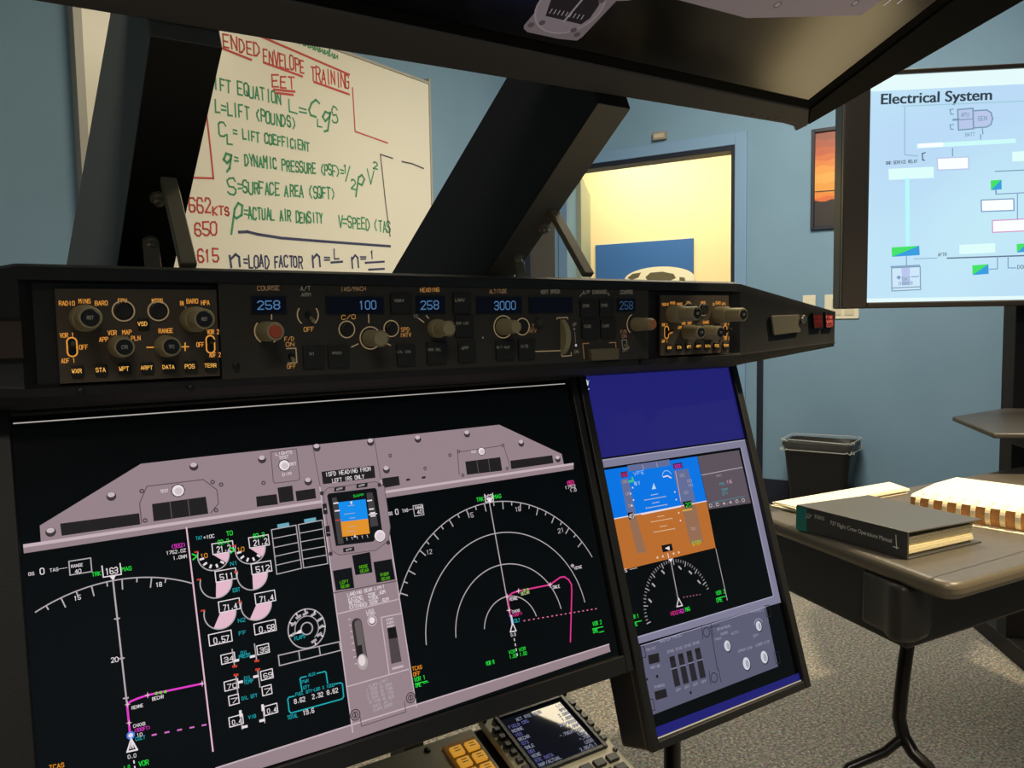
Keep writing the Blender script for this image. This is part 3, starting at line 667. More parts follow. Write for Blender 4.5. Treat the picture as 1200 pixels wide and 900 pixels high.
for k, (x, y) in enumerate(((766.6, 579.6), (767.4, 584), (768.2, 589), (769, 593.4), (774, 605), (775, 609.6), (777, 616.6), (778.2, 621.6))):
    l = 8 if k % 2 == 0 else 22; c.line([(x - l / 2, y + l * .09), (x + l / 2, y - l * .09)], .0008, glow((190, 196, 214)) if k < 4 else glow((232, 190, 150)))
    if k % 2: c.disc((x - l / 2 - 1, y + 2), .0011, WHTD, 6); c.disc((x + l / 2 + 1, y - 2), .0011, WHTD, 6)
for x, y in ((732, 565), (735.6, 579), (738.6, 593), (799, 557.6), (803.6, 577.6), (812, 620), (807.6, 564), (809, 569)): c.text('00', (x - 2, y + 1.4), (x + 2.6, y + .6), 3, WHTD)
for x, y in ((738.6, 578.6), (740, 592.6), (790.4, 576.6), (792, 585.6), (795, 601), (797, 610), (741, 571.6), (742, 586)): c.disc((x, y), .0012, WHT, 8)
c.poly([(774.4, 639.4), (786.4, 637), (788.4, 645), (776.4, 647.4)], BLK); c.poly([(778.6, 642.6), (784, 640), (784.4, 645)], WHT)
c.text('STBY', (811.4, 639.4), (822, 636.8), 4.4, glow((150, 210, 40)))
for x, y in ((770, 653.4), (776.4, 652), (789, 648.8), (795, 647.4)): c.disc((x, y), .0016, glow((232, 200, 170)), 8)
c.line([(782, 648.6), (783.2, 653.6)], .0012, WHT)
cx, cy = MM.uv(795.4, 711); tx, ty = MM.uv(785.4, 656.4); R = math.hypot(tx - cx, ty - cy)
for k in range(43):
    ang = 12 + k * 4.2
    ln = .006 if k % 5 == 2 else .0028
    c.luv([(cx + R * math.cos(rad(ang)), cy + R * math.sin(rad(ang))), (cx + (R - ln) * math.cos(rad(ang)), cy + (R - ln) * math.sin(rad(ang)))], .0012 if k % 5 else .0016, WHTD if k % 5 == 2 else glow((128, 124, 126)))
for ang in (28, 50, 72, 108, 136, 160):
    q = (cx + (R - .010) * math.cos(rad(ang)), cy + (R - .010) * math.sin(rad(ang))); c.luv([(q[0] - .0013, q[1] + .0018), (q[0] + .0013, q[1] - .0014)], .0022, WHTD)
c.line([(785.6, 658), (794, 702)], .0012, WHTD); c.poly([(782.4, 655.4), (788, 654.2), (785.6, 659)], WHT)
c.line([(792.6, 711), (799, 709.6), (794.6, 701)], .0013, WHT, closed=True)
c.line([(800, 700), (820, 696.6)], .0010, glow((180, 110, 130)), dash=(.0022, .0036))
for t, p, q, m_ in (('HDG', (786, 721.4), (794, 719.6), PNK), ('163', (795, 719.2), (801, 717.8), MAG), ('MAG', (803, 716.6), (808, 715.4), GRN), ('VOR 2', (839, 697.6), (849, 695), GRN), ('DME', (839.6, 706), (846, 704.4), GRN), ('VOR 1', (739, 726), (748, 723.6), GRN), ('DME', (740.6, 734.6), (746.6, 733), GRN)):
    c.text(t, p, q, 4.6, m_)
c.line([(840, 701), (850, 698.6)], .0009, GRN); c.line([(740, 730), (751, 727.4)], .0009, GRN); c.text('GS ---', (729, 671.4), (746, 667.4), 4, WHT)
c.text('IDENT', (838, 559), (845, 557.6), 1.8, WHTD); c.text('0.0 4.4 0.0', (831, 594.4), (872, 587.6), 3.4, WHT)
for t, x, y in (('PSI', 843, 569), ('TEMP', 845, 576), ('QTY', 846, 580.4)): c.text(t, (x, y), (x + 7, y - 1.2), 2.8, CYN)
c.text('15', (851, 567), (857, 566), 3.4, PINKW); c.line([(834, 589), (872, 581.4)], .0012, glow((76, 120, 132)))
# lower control panel picture
c.poly([(750, 757), (896.6, 711.4), (911, 781), (763.4, 838)], PAN)
c.line([(750, 757), (896.6, 711.4)], .0009, LAVL)
c.text('MASTER PRESET', (772.6, 753.6), (800, 744.6), 3, LAVL)
for q in ([(758.6, 768), (771.2, 765), (772.4, 775.6), (760, 778.6)], [(766, 810.6), (779.6, 806.8), (781.4, 816.6), (767.6, 820.6)]): c.poly(q, WIN)
for t, x, y in (('MAINT', 757, 763), ('ANTISK', 762, 784), ('PARKG', 767, 806.6)): c.text(t, (x, y), (x + 11, y - 2.8), 3, LAVL)
c.disc((769.4, 792.6), .0020, WIN, 12); c.disc((757.6, 796), .0016, WIN, 10); c.disc((808.6, 811.6), .0020, WIN, 10)
for k in range(4):
    x, y = 783.4 + k * 9.9, 770 - k * 3.2
    c.poly([(x, y), (x + 6, y - 1.8), (x + 13.4, y + 33), (x + 6.6, y + 35)], glow((40, 38, 44))); c.poly([(x, y), (x + 6, y - 1.8), (x + 7.2, y + 3.6), (x + 1, y + 5.4)], WIN)
    c.line([(x + 2.6, y + 14), (x + 9.4, y + 12)], .0014, LAV); c.text('ENG', (x - 1.6, y - 4.6), (x + 5.6, y - 6.8), 3, LAVL); c.text('OFF', (x + 8.6, y + 40.4), (x + 14, y + 38.6), 2.8, LAVL)
for p, q in (((832, 738), (840, 785)), ((830, 736), (842, 732.4))): c.line([p, q], .0010, WIN)
for x, y in ((827, 741), (836, 794)):
    c.arc((x, y), .0058, 0, 360, .0010, glow((36, 36, 44)), 16); c.line([(x - 6, y - 8), (x - 4, y + 8)], .0009, glow((36, 36, 44))); c.line([(x + 5, y - 10), (x + 8, y + 5)], .0009, glow((36, 36, 44)))
for x, y, r in ((851.4, 756.8, .0056), (888.2, 733.6, .0054), (873.8, 777.6, .0066), (894.6, 770, .0066)):
    c.disc((x + .6, y + 1), r * 1.12, glow((52, 52, 62)), 20, ry=r * 1.3); c.disc((x, y), r, glow((206, 206, 216)), 20, ry=r * 1.22); c.disc((x + 1, y + .4), r * .5, glow((164, 164, 176)), 14, ry=r * .8)
c.arc((888.4, 733), .0088, 20, 160, .0010, LAVL, 16)
for t, p, q in (('BRIGHTNESS', (840, 739), (855, 734.6)), ('NORM', (844, 744.6), (852, 742.4)), ('MAN', (838, 750.6), (844, 749)), ('AUTO', (856, 744), (864, 741.6)), ('PANEL', (880, 719), (894, 715)), ('OFF', (882, 747), (888, 745.2)), ('UPPER DISP', (864.4, 764.6), (881, 759.6)), ('LOWER DISP', (885, 757.6), (901, 752.6))): c.text(t, p, q, 2.8, LAVL)
for x, y in ((898, 716), (909, 771), (751.6, 764), (762, 826)): c.line([(x - 3, y - 6), (x + 2, y - 7), (x + 4.4, y + 6), (x - .6, y + 7)], .0009, glow((36, 36, 44)), closed=True)
c.line([(769, 865.4), (937.6, 797.4)], .0016, glow((190, 178, 150)))  # reflection on the lower bezel edge, painted as a glowing line
c.build('flight_display_graphics', rroot)

# ================================================================== GLARESHIELD
YF = 0.765
FP = Plane((0, YF, 1.1), (1, 0, 0), (0, 0, 1))
groot = thing('glareshield_console', (0.465, 1.0, 1.05), 'long black glareshield console with backlit autopilot knobs, buttons and blue number windows', 'control console')
def section(x, zt, zb, rec, back_zb, by=1.40, ls=1.0):
    f = YF - 0.005
    return [V((x, by, zt)), V((x, f + .012, zt)), V((x, f, zt - .003)), V((x, f, zt - .0135)), V((x, f + rec, zt - .0155)), V((x, f + rec, zb + .008)),
            V((x, f + rec * .15, zb + .005)), V((x, f + .002, zb - .002 * ls)), V((x, f + .010 * ls, zb - .010 * ls)), V((x, f + .026, zb - .014 * ls)), V((x, f + .05, back_zb)), V((x, by, back_zb))]
st = [section(-.176, 1.128, 1.085, .001, 1.076, .86), section(.036, 1.1725, 1.066, .001, 1.072, 1.045), section(.046, 1.1725, 1.066, .010, 1.072), section(.882, 1.1685, 1.062, .010, 1.070),
      section(.892, 1.1680, 1.062, .001, 1.070, 1.045), section(1.108, 1.1285, 1.0735, .001, 1.074, .86, .1)]
mb = MB(); n = len(st[0])
for s_ in st: mb.v += s_
k = mb.m(M_BLACK)
for i in range(len(st) - 1):
    for j in range(n):
        j2 = (j + 1) % n
        mb.f.append([i * n + j, (i + 1) * n + j, (i + 1) * n + j2, i * n + j2]); mb.mi.append(k)
mb.f.append([j for j in range(n)]); mb.mi.append(k)
mb.f.append([(len(st) - 1) * n + j for j in reversed(range(n))]); mb.mi.append(k)
mb.build('hood', groot, smooth=30)
mb = MB()                                    # legs that carry the console, behind the monitors
for x in (0.06, 0.64):
    mb.abox((x - .02, 1.30, 0.0), (x + .02, 1.36, 1.072), M_BLACK2)
mb.abox((.06, 1.32, 0.45), (.64, 1.35, 0.52), M_BLACK2)
mb.build('support_frame', groot)

DIG = glow((74, 114, 160)); DIGD = glow((46, 70, 98)); LETA = glow((226, 150, 62), 0.95); LETB = glow((255, 186, 84), 1.0); LETD = glow((128, 96, 66), 0.8); LETM = glow((176, 124, 64), 0.9); LETG = glow((104, 98, 86), 0.8)
M_RING = mat('lit_ring', (120, 108, 88), 0.5, emit=((150, 130, 98), 0.6))
M_WINDOW = mat('display_window_glass', (3, 3, 5), 0.3, spec=.15, emit=((5, 7, 14), 1.0))
M_BTN = mat('button_cap', (34, 33, 31), 0.5)
def plate(name, x0, x1, z0, z1, mt, canvas_fn, parent):
    mb = MB(); mb.prism([FP.pt(x0, z0, 0), FP.pt(x1, z0, 0), FP.pt(x1, z1, 0), FP.pt(x0, z1, 0)], FP.n * .003, mt)
    c = Canvas(FP, 0.0031, 0.000004); c.mb = mb; canvas_fn(c)
    return mb.build(name, parent)
def cap_text(c, t, h):
    w = h * .62; x0 = -w * len(t) / 2
    for i, ch in enumerate(t):
        for st in GLY[ch]: c.luv([(x0 + (i + gx / 4 * .72) * w, -h / 2 + gy / 6 * h) for gx, gy in st], h * .15, LETG)
def knob(parent, base, steps, cap=None, name='rotary_knob', knurl=0, mt=None, capm=None, txt=None):
    """base pixel on the panel face; steps: (radius, height) pairs; cap: radius of a dark or coloured face."""
    o = FP.at(*base); mb = MB(); mt = mt or M_KNOB
    prof = []; 
    for r, h in steps: prof.append((r, h))
    mb.lathe(o, FP.n, prof + [(0, prof[-1][1])], mt, 32)
    if cap:
        h = steps[-1][1]; mb.lathe(o, FP.n, [(cap, h + .0002), (cap * .9, h + .0014), (0, h + .0014)], capm or M_KNOBC, 28)
    if txt:
        P2 = Plane(o + FP.n * (steps[-1][1] + .0016), FP.u, FP.v); c = Canvas(P2, 0, 0); c.mb = mb
        cap_text(c, txt, .0026)
    if knurl:
        r, h0, h1 = steps[knurl][0], steps[knurl][1], steps[-1][1]
        for i in range(20):
            t = 2 * PI * i / 20; d = V((math.cos(t), 0, math.sin(t))); q = o + FP.n * ((h0 + h1) / 2) + d * r
            mb.box(q, d * .0006, FP.n * ((h1 - h0) / 2 * .9), d.cross(FP.n) * (r * .07), mt)
    return mb.build(name, parent, smooth=40), mb
def button(parent, x0, y0, x1, y1, label=None, lm=None, h=.003, mt=None, name='push_button', ty=None, th=None):
    a, b = FP.uv(x0, (y0 + y1) / 2)[0], FP.uv(x1, (y0 + y1) / 2)[0]; xm = (x0 + x1) / 2
    t, bo = FP.uv(xm, y0)[1], FP.uv(xm, y1)[1]
    mb = MB(); mb.prism([FP.pt(a, bo, .003), FP.pt(b, bo, .003), FP.pt(b, t, .003), FP.pt(a, t, .003)], FP.n * h, mt or M_BTN)
    o = mb.build(name, parent, bevel=0.0006)
    if label:
        P2 = Plane(FP.o + FP.n * (.003 + h), FP.u, FP.v); c = Canvas(P2, .0002, .00001)
        w = (x1 - x0); ty = y0 + (y1 - y0) * (ty or .36)
        th = th or 3.2
        c.text(label, (xm - len(label) * th * .40, ty + th / 2), (xm + len(label) * th * .40, ty + th / 2 - .2), th, lm or LETG)
        mbo = c.mb
        # letters belong to the button itself
        me = o.data; bm = bmesh.new(); bm.from_mesh(me); base = V((0, 0, 0)); p = o.parent
        while p: base += p.location; p = p.parent
        me.materials.append(lm or LETG); idx = len(me.materials) - 1
        for f in mbo.f:
            fc = bm.faces.new([bm.verts.new(mbo.v[i] - base) for i in f]); fc.material_index = idx
        bm.to_mesh(me); bm.free()
    return o
def ring(c, p, r, mt=None, w=.0011, a0=0, a1=360): c.arc(p, r, a0, a1, w, mt or M_RING, 32)

def efis_art(c):
    for t, p, q in (('RADIO', (69, 358), (87, 358)), ('MINS', (92, 355.5), (105.5, 355.5)), ('BARO', (111, 358), (125.4, 357.6)), ('FPV', (138, 355.4), (148, 355.2)), ('MTRS', (177.6, 355.4), (190, 355.2)),
                    ('IN', (209.6, 358), (214, 358)), ('BARO', (218, 355.6), (231, 355.4)), ('HPA', (235, 357.4), (244.4, 357.2)), ('VOR 1', (70, 395.6), (86, 395)), ('OFF', (92.6, 409.4), (102.4, 409)),
                    ('ADF 1', (71.6, 425.4), (87.4, 424.6)), ('APP', (116, 400.4), (126, 400)), ('VOR', (126, 392.6), (136, 392.3)), ('MAP', (143, 392), (153.4, 391.7)), ('PLN', (153.4, 399), (163.6, 398.5)),
                    ('RANGE', (185.4, 390.4), (201.6, 389.8)), ('VOR 2', (242, 391.6), (255.4, 391.2)), ('OFF', (229.6, 406.4), (238, 406.2)), ('ADF 2', (244.6, 418.4), (257.4, 418))):
        c.text(t, p, q, 5.0, LETA)
    c.line([(171.4, 407), (178.6, 407)], .0010, LETA); c.line([(212, 406.4), (220, 406.2)], .0010, LETA); c.line([(216, 402), (216, 410.6)], .0010, LETA)
    for p, q in (((89.6, 360.4), (91.6, 363)), ((129, 397.6), (131, 400)), ((134.6, 395), (135.8, 397)), ((148.6, 394), (148, 396)), ((187, 394), (188.6, 396.6)), ((181.6, 399), (183.6, 401)), ((216, 359.6), (218, 362))): c.line([p, q], .0008, LETG)
    ring(c, (144, 364.4), .0086); ring(c, (184.7, 364.5), .0083)
    for x, y in ((84, 406.6), (245.6, 403.4)):
        a, b = FP.uv(x, y); w, h = .0036, .0042
        pts = [(a + w * math.cos(rad(t)), b + h + w * math.sin(rad(t))) for t in range(0, 181, 20)] + [(a + w * math.cos(rad(t)), b - h + w * math.sin(rad(t))) for t in range(180, 361, 20)]
        c.puv(pts, M_BLACK2); c.luv(pts, .0011, LETA, closed=True)
def toggle(parent, p):
    o = FP.at(*p); mb = MB(); d = (FP.n + V((0, 0, .35))).normalized()
    mb.lathe(o, FP.n, [(.0030, .003), (.0026, .0050), (0, .0050)], M_BLACK2, 16); mb.tube([o + FP.n * .0045, o + FP.n * .0045 + d * .010], [.0011, .0018], M_BLACK2, 10)
    return mb.build('toggle_switch', parent)
efis = plate('display_control_panel', .0615, .1895, FP.uv(70, 449.5)[1], FP.uv(66, 338.5)[1], M_PLATE2, efis_art, groot)
kk = [knob(efis, (97.5, 373), [(.0112, .003), (.0112, .020), (.0100, .022), (.0092, .022), (.0088, .046), (.0082, .047)], .0068, txt='RST'),
      knob(efis, (224.6, 374.5), [(.0112, .003), (.0112, .020), (.0100, .022), (.0092, .022), (.0088, .046), (.0082, .047)], .0068, txt='RST'),
      knob(efis, (139.6, 406), [(.0096, .003), (.0094, .014), (.0086, .016), (.0082, .028), (.0076, .029)], .0064, txt='CTR'),
      knob(efis, (193, 405.5), [(.0096, .003), (.0094, .014), (.0086, .016), (.0082, .028), (.0076, .029)], .0064, txt='TFC')]
for x, y in ((144, 364.4), (184.7, 364.5)):
    o = FP.at(x, y); mb = MB(); mb.lathe(o, FP.n, [(.0074, .003), (.0072, .0065), (.0060, .0072), (0, .0066)], M_BTN, 24); mb.build('round_button', efis)
toggle(efis, (84, 406.6)); toggle(efis, (245.6, 403.4))
button(efis, 160.6, 373.4, 173.4, 385.6, 'VSD', LETB, ty=.5, th=4.4)
for (x, y), t in zip(((90, 434.8), (118, 433.6), (145.3, 432.2), (172, 431), (197.5, 430.2), (222.5, 429.4), (246.7, 428.4)), ('WXR', 'STA', 'WPT', 'ARPT', 'DATA', 'POS', 'TERR')):
    button(efis, x - 7, y - 6.4, x + 7, y + 6.4, t, LETB, ty=.5, th=4.6 if len(t) < 4 else 4.2)
def copy_tree(o, parent, off=None):
    q = o.copy(); COL.objects.link(q); q.parent = parent
    if off is not None: q.location = q.location + off
    for ch in o.children: copy_tree(ch, q)
    return q
efis2 = copy_tree(efis, groot, V((.6805, 0, -.0025)))

def mcp_art(c):
    for t, p, q, m_, h in (('COURSE', (300.6, 340.6), (326, 340), LETD, 5), ('A/T', (351, 341), (362.4, 340.6), LETG, 5), ('ARM', (352, 347.6), (362.6, 347.2), LETG, 4), ('OFF', (355, 388.6), (366.6, 388), LETM, 5), ('F/D', (332.4, 399.6), (343, 399), LETM, 4.6), ('ON', (334, 406), (343.4, 405.6), LETM, 4.6), ('OFF', (335.4, 431.8), (345.4, 431.2), LETM, 4.6),
                           ('IAS/MACH', (398, 341.4), (427, 340.6), LETD, 4.6), ('C/O', (399, 374.6), (415, 373.6), LETM, 5), ('SPD', (468.6, 388.6), (478, 388.2), LETM, 4.6), ('INTV', (467.4, 395), (480, 394.4), LETM, 4.6), ('HEADING', (491, 342.4), (513, 341.8), LETM, 4.6), ('10', (483, 372.6), (487.6, 372.4), LETG, 3.6),
                           ('ALTITUDE', (572, 344), (592, 343.4), LETD, 4.4), ('VERT SPEED', (632, 344.4), (654, 343.6), LETG, 4), ('ALT', (615.6, 384.4), (624, 384), LETD, 4), ('INTV', (616, 390), (626.6, 389.6), LETD, 4), ('A/P ENGAGE', (681, 344.8), (709, 344), LETG, 4), ('COURSE', (725, 344.6), (739.6, 344), LETG, 4), ('F/D', (725.6, 391), (732, 390.6), LETD, 4), ('ON', (727, 396), (732, 395.6), LETD, 3.6), ('OFF', (728, 412), (734, 411.6), LETG, 3.6), ('UP', (669.4, 382), (673.4, 381.8), LETG, 3.6), ('DN', (671.4, 414), (676, 413.8), LETG, 3.6)):
        c.text(t, p, q, h, m_)
    RL = M_RING
    ring(c, (359.5, 369), .0104, RL, a0=-50, a1=35); ring(c, (359.5, 369), .0104, RL, a0=145, a1=230)
    ring(c, (312, 388), .0118, RL, a0=140, a1=235); ring(c, (312, 388), .0118, RL, a0=-60, a1=-20)
    ring(c, (405, 386), .0082, RL); ring(c, (432.6, 396), .0112, RL); ring(c, (457, 385), .0082, RL)
    ring(c, (588, 383), .0124, RL); ring(c, (610.4, 382.8), .0094, RL); ring(c, (742, 380), .0130, RL, a0=115, a1=230)
    for p, q in (((430.4, 369), (430.8, 378)), ((410.6, 406.6), (418, 403)), ((450, 401.6), (456, 404.6)), ((317, 369), (317, 374)), ((488.6, 373), (495, 377.6)), ((498, 370), (500.4, 373)), ((625.6, 411.8), (655.6, 410.8))): c.line([p, q], .0011, RL)
    c.line([(334.6, 408.4), (345.4, 408), (346.6, 424.6), (336, 425.4)], .0010, RL)
    c.line([(650.6, 374), (651, 372.6), (663, 372), (663.4, 374)], .0010, RL); c.line([(656, 414), (656.6, 417.4), (667.6, 416.6), (667.4, 413)], .0010, RL)
    c.line([(682.6, 420), (681, 402.6), (688, 402.2)], .0010, LETD); c.line([(712, 401.6), (719.4, 401.2), (720.6, 419)], .0010, LETD)
    c.line([(726.6, 398.6), (732, 398.2), (733.4, 408.2), (728, 408.6)], .0010, LETG, closed=True)
    c.disc((671, 385.6), .0013, LETG, 8); c.disc((673, 404.6), .0016, WHTD, 8); c.disc((564, 395.6), .0011, LETG, 8); c.line([(671.6, 389), (672.6, 402)], .0006, LETG)
    c.line([(678, 347.4), (680, 344)], .0008, LETG); c.line([(712, 346.4), (710, 343.2)], .0008, LETG)
mcp = plate('autopilot_control_panel', .1915, .7205, FP.uv(500, 434)[1], FP.uv(500, 334.5)[1], M_PLATE, mcp_art, groot)
def window(x0, y0, x1, y1, digits=None, p=None, q=None, h=9.4, m_=None):
    a, b = FP.uv(x0, (y0 + y1) / 2)[0], FP.uv(x1, (y0 + y1) / 2)[0]; t, bo = FP.uv((x0 + x1) / 2, y0)[1], FP.uv((x0 + x1) / 2, y1)[1]
    mb = MB()
    mb.prism([FP.pt(a - .001, bo - .001, .003), FP.pt(b + .001, bo - .001, .003), FP.pt(b + .001, t + .001, .003), FP.pt(a - .001, t + .001, .003)], FP.n * .0012, M_BLACK2)
    mb.face([FP.pt(a, bo, .0044), FP.pt(b, bo, .0044), FP.pt(b, t, .0044), FP.pt(a, t, .0044)], M_WINDOW)
    c = Canvas(FP, .0046, .00001); c.mb = mb
    if digits: c.text(digits, p, q, h, m_ or DIG, w=.00100)
    mb.build('number_window', mcp)
window(294.5, 348, 333, 367, '258', (300.4, 362.6), (326, 362)); window(381.5, 348.6, 447, 367, '100', (419, 362.6), (438.4, 362)); window(486.5, 347.4, 519, 366.6, '258', (491, 362.6), (511.6, 362))
window(557, 348.6, 608.4, 366.6, '3000', (577, 363), (601.4, 362.4)); window(618.6, 349, 668, 366); window(721.6, 350.4, 741.6, 364.6, '258', (723.6, 362.4), (738.4, 362), 8.6, DIGD)
for x0, y0, x1, y1, t in ((455.4, 344, 480, 367, 'VNAV'), (353.4, 405.4, 378, 431, 'N1'), (382.4, 404.6, 407, 430, 'SPEED'), (463, 403.4, 484, 428, 'LVL CHG'), (498, 400.6, 520.6, 426, 'HDG SEL'), (528.4, 343, 549.4, 367, 'LNAV'),
                          (531, 370, 552.4, 394.6, 'VOR LOC'), (534.6, 399, 555, 424, 'APP'), (578.6, 398.6, 600, 421.6, 'ALT HLD'), (605, 397.4, 624, 421, 'V/S')):
    button(mcp, x0, y0, x1, y1, t, LETG, th=2.7 if len(t) > 4 else 3.4)
for x0, y0, x1, y1, t in ((677.4, 351, 696, 371.6, 'CMD'), (699.6, 350.4, 716.6, 371, 'CMD'), (679, 374.6, 698, 396.6, 'CWS'), (701, 374, 718.4, 396, 'CWS')): button(mcp, x0, y0, x1, y1, t, LETG, th=3)
M_REDC = mat('knob_red_cap', (190, 84, 58), 0.5); M_ORC = mat('knob_orange_cap', (186, 120, 76), 0.5)
knob(mcp, (309.6, 388.4), [(.0094, .003), (.0094, .014), (.0088, .016), (.0086, .032), (.0078, .034)], .0060, capm=M_REDC)
knob(mcp, (432, 396.4), [(.0086, .003), (.0086, .010), (.0080, .012), (.0078, .028), (.0068, .030)], knurl=3)
knob(mcp, (509, 385), [(.0100, .003), (.0100, .010), (.0092, .012), (.0080, .012), (.0076, .030), (.0066, .032)], knurl=4)
knob(mcp, (587.6, 383), [(.0096, .003), (.0092, .012), (.0078, .014), (.0072, .028), (.0064, .030)])
knob(mcp, (742.6, 380), [(.0086, .003), (.0086, .012), (.0080, .014), (.0074, .032), (.0066, .034)], .0058, capm=M_ORC)
knob(mcp, (628, 378), [(.0046, .003), (.0044, .008), (.0036, .009)], mt=M_GREYP)
for x, y in ((405, 386), (457, 385), (610.4, 382.8)):
    o = FP.at(x, y); mb = MB(); mb.lathe(o, FP.n, [(.0066, .003), (.0064, .0062), (.0054, .0068), (0, .0062)], M_BTN, 24); mb.build('round_button', mcp)
mb = MB(); o = FP.at(362, 370); mb.tube([o, o + FP.n * .012 + V((0, 0, -.005))], [.0012, .0019], M_KNOB, 10); mb.lathe(FP.at(359.5, 369), FP.n, [(.0030, .003), (.0026, .005), (0, .005)], M_BLACK2, 14); mb.build('toggle_switch', mcp)
mb = MB(); o = FP.at(340, 417); mb.tube([o, o + FP.n * .010 + V((0, 0, -.004))], [.0012, .0019], M_KNOB, 10); mb.lathe(o, FP.n, [(.0030, .003), (.0026, .005), (0, .005)], M_BLACK2, 14); mb.build('toggle_switch', mcp)
mb = MB(); o = FP.at(730, 403.6); mb.tube([o, o + FP.n * .010 + V((0, 0, -.004))], [.0012, .0019], M_KNOB, 10); mb.build('toggle_switch', mcp)
mb = MB(); a = FP.at(657.6, 395); mb.lathe(a + V((-.0035, 0.010, 0)), (1, 0, 0), [(.0245, 0), (.0245, .007)], M_KNOB, 40); mb.build('thumb_wheel', mcp)
q4 = [FP.at(687, 409), FP.at(720, 407.4), FP.at(720, 421), FP.at(688.6, 422.6)]
mb = MB(); mb.prism(q4, FP.n * .010, mat('disengage_bar_paint', (112, 104, 80), 0.55)); mb.build('disengage_bar', mcp, bevel=.002)
# wing fittings
WP = Plane((0, YF - .0055, 1.1), (1, 0, 0), (0, 0, 1))
mb = MB(); mb.prism([WP.at(901.6, 370), WP.at(934, 368.6), WP.at(936, 389), WP.at(904.6, 393)], WP.n * .004, mat('dull_bronze_plate', (92, 90, 78), 0.5)); mb.build('cover_plate', groot, bevel=.0008)
mb = MB(); mb.lathe(WP.at(937.6, 374), WP.n, [(.0062, 0), (.0062, .007), (.0050, .0085), (0, .0085)], M_STEEL, 20); mb.build('latch_knob', groot)
for q, c0, bright in (([(950, 366.4), (961.6, 366), (962.4, 384.4), (951.4, 385)], (74, 16, 12), 0), ([(964, 366), (974, 366.4), (975.4, 383.6), (965.4, 384.2)], (110, 18, 14), 1)):
    mb = MB(); mb.prism([WP.at(*p) for p in q], WP.n * .004, M_BLACK2); c = Canvas(WP, .0042, .00001); c.mb = mb
    c.poly([(q[0][0] + .8, q[0][1] + 2.6), (q[1][0] - .8, q[1][1] + 2.6), (q[2][0] - .8, q[2][1] - 1), (q[3][0] + .8, q[3][1] - 1)], glow(c0, .8))
    for i, t in enumerate(('FIRE', 'WARN', 'CUT')): c.text(t, (q[0][0] + 1.4 + i * .3, q[0][1] + 7.4 + i * 4.8), (q[1][0] - 1.4 + i * .3, q[1][1] + 7.2 + i * 4.8), 3.2, glow((240, 120, 100)) if bright else glow((120, 34, 26)))
    mb.build('warning_light', groot)
mb = MB(); mb.prism([WP.pt(-.10, WP.uv(20, 376)[1]), WP.pt(WP.uv(26.6, 400)[0], WP.uv(20, 376)[1]), WP.pt(WP.uv(26.6, 400)[0], WP.uv(20, 420)[1]), WP.pt(-.10, WP.uv(20, 420)[1])], WP.n * .004, mat('brown_blank_plate', (58, 44, 38), 0.6)); mb.build('cover_plate', groot, bevel=.0008)
for p in ((224, 455), (277, 428.6), (95, 459), (752, 424)):
    mb = MB(); mb.lathe(WP.at(*p) + WP.n * -.001, WP.n, [(.0030, 0), (.0030, .0025), (.002, .003), (0, .003)], M_BLACK2, 12); mb.build('screw', groot)

# ================================================================== OVERHEAD DISPLAY
B_ = rad(23.5)
OV = Plane((0, 0.63, 1.425), (1, 0, 0), (0, -math.cos(B_), math.sin(B_)))
oroot = thing('overhead_monitor', (0.42, 0.60, 1.45), 'big glossy black overhead monitor sloping down at top of photo, showing round gauge', 'monitor')
ir = OV.uv(947, 124); ob1 = OV.uv(935, 143); ob2 = OV.uv(928, 152); ot = OV.uv(1190, 0)
XL = -0.45; TOPV = 0.40
kx = (ot[0] - ob2[0]) / (ot[1] - ob2[1])
sb = lambda px, py: OV.uv(px, py)
p1, p2 = OV.uv(265, 32), OV.uv(745, 112)
vb = lambda x: p1[1] + (p2[1] - p1[1]) * (x - p1[0]) / (p2[0] - p1[0])
outer = [(XL, vb(XL)), (ob1[0] - .03, vb(ob1[0] - .03)), (ob1[0] - .006, ob1[1] - .004), (ob2[0], ob2[1] + .004), (ob2[0] + .008, ob2[1] + .02), (ob2[0] + .008 + kx * .12, ob2[1] + .14), (ob2[0] + kx * (TOPV - ob2[1]), TOPV), (XL, TOPV)]
vi = ir[1]
inner = [(XL + .03, vi), (ir[0], vi), (ir[0] + .004, TOPV - .03), (XL + .03, TOPV - .03)]
mb = MB()
M_OVB = mat('overhead_bezel_plastic', (92, 90, 90), 0.55, spec=.3)
M_OVK = mat('overhead_black_plastic', (10, 10, 12), 0.6, spec=.08)
lip = .006
def P3(q, z=0.0): return OV.pt(q[0], q[1], z)
# bezel faces (bottom strip, right strip, left, top)
mb.prism([P3(outer[0], lip), P3(outer[1], lip), P3(outer[2], lip), P3(outer[3], lip), P3(outer[4], lip), P3(inner[1], lip), P3(inner[0], lip)], -OV.n * lip, M_OVB)
mb.prism([P3(outer[4], lip), P3(outer[5], lip), P3(outer[6], lip), P3(inner[2], lip), P3(inner[1], lip)], -OV.n * lip, M_OVK)
mb.prism([P3(outer[6], lip), P3(outer[7], lip), P3(inner[3], lip), P3(inner[2], lip)], -OV.n * lip, M_OVB)
mb.prism([P3(outer[7], lip), P3(outer[0], lip), P3(inner[0], lip), P3(inner[3], lip)], -OV.n * lip, M_OVB)
mb.build('bezel', oroot, bevel=.002)
mb = MB(); i2 = [(inner[0][0] + .012, inner[0][1] + .010), (inner[1][0] - .012, inner[1][1] + .010), (inner[2][0] - .012, inner[2][1] - .01), (inner[3][0] + .012, inner[3][1] - .01)]
for i in range(4):
    j = (i + 1) % 4; mb.prism([P3(inner[i], lip * .7), P3(inner[j], lip * .7), P3(i2[j], .001), P3(i2[i], .001)], -OV.n * .0008, M_OVK)
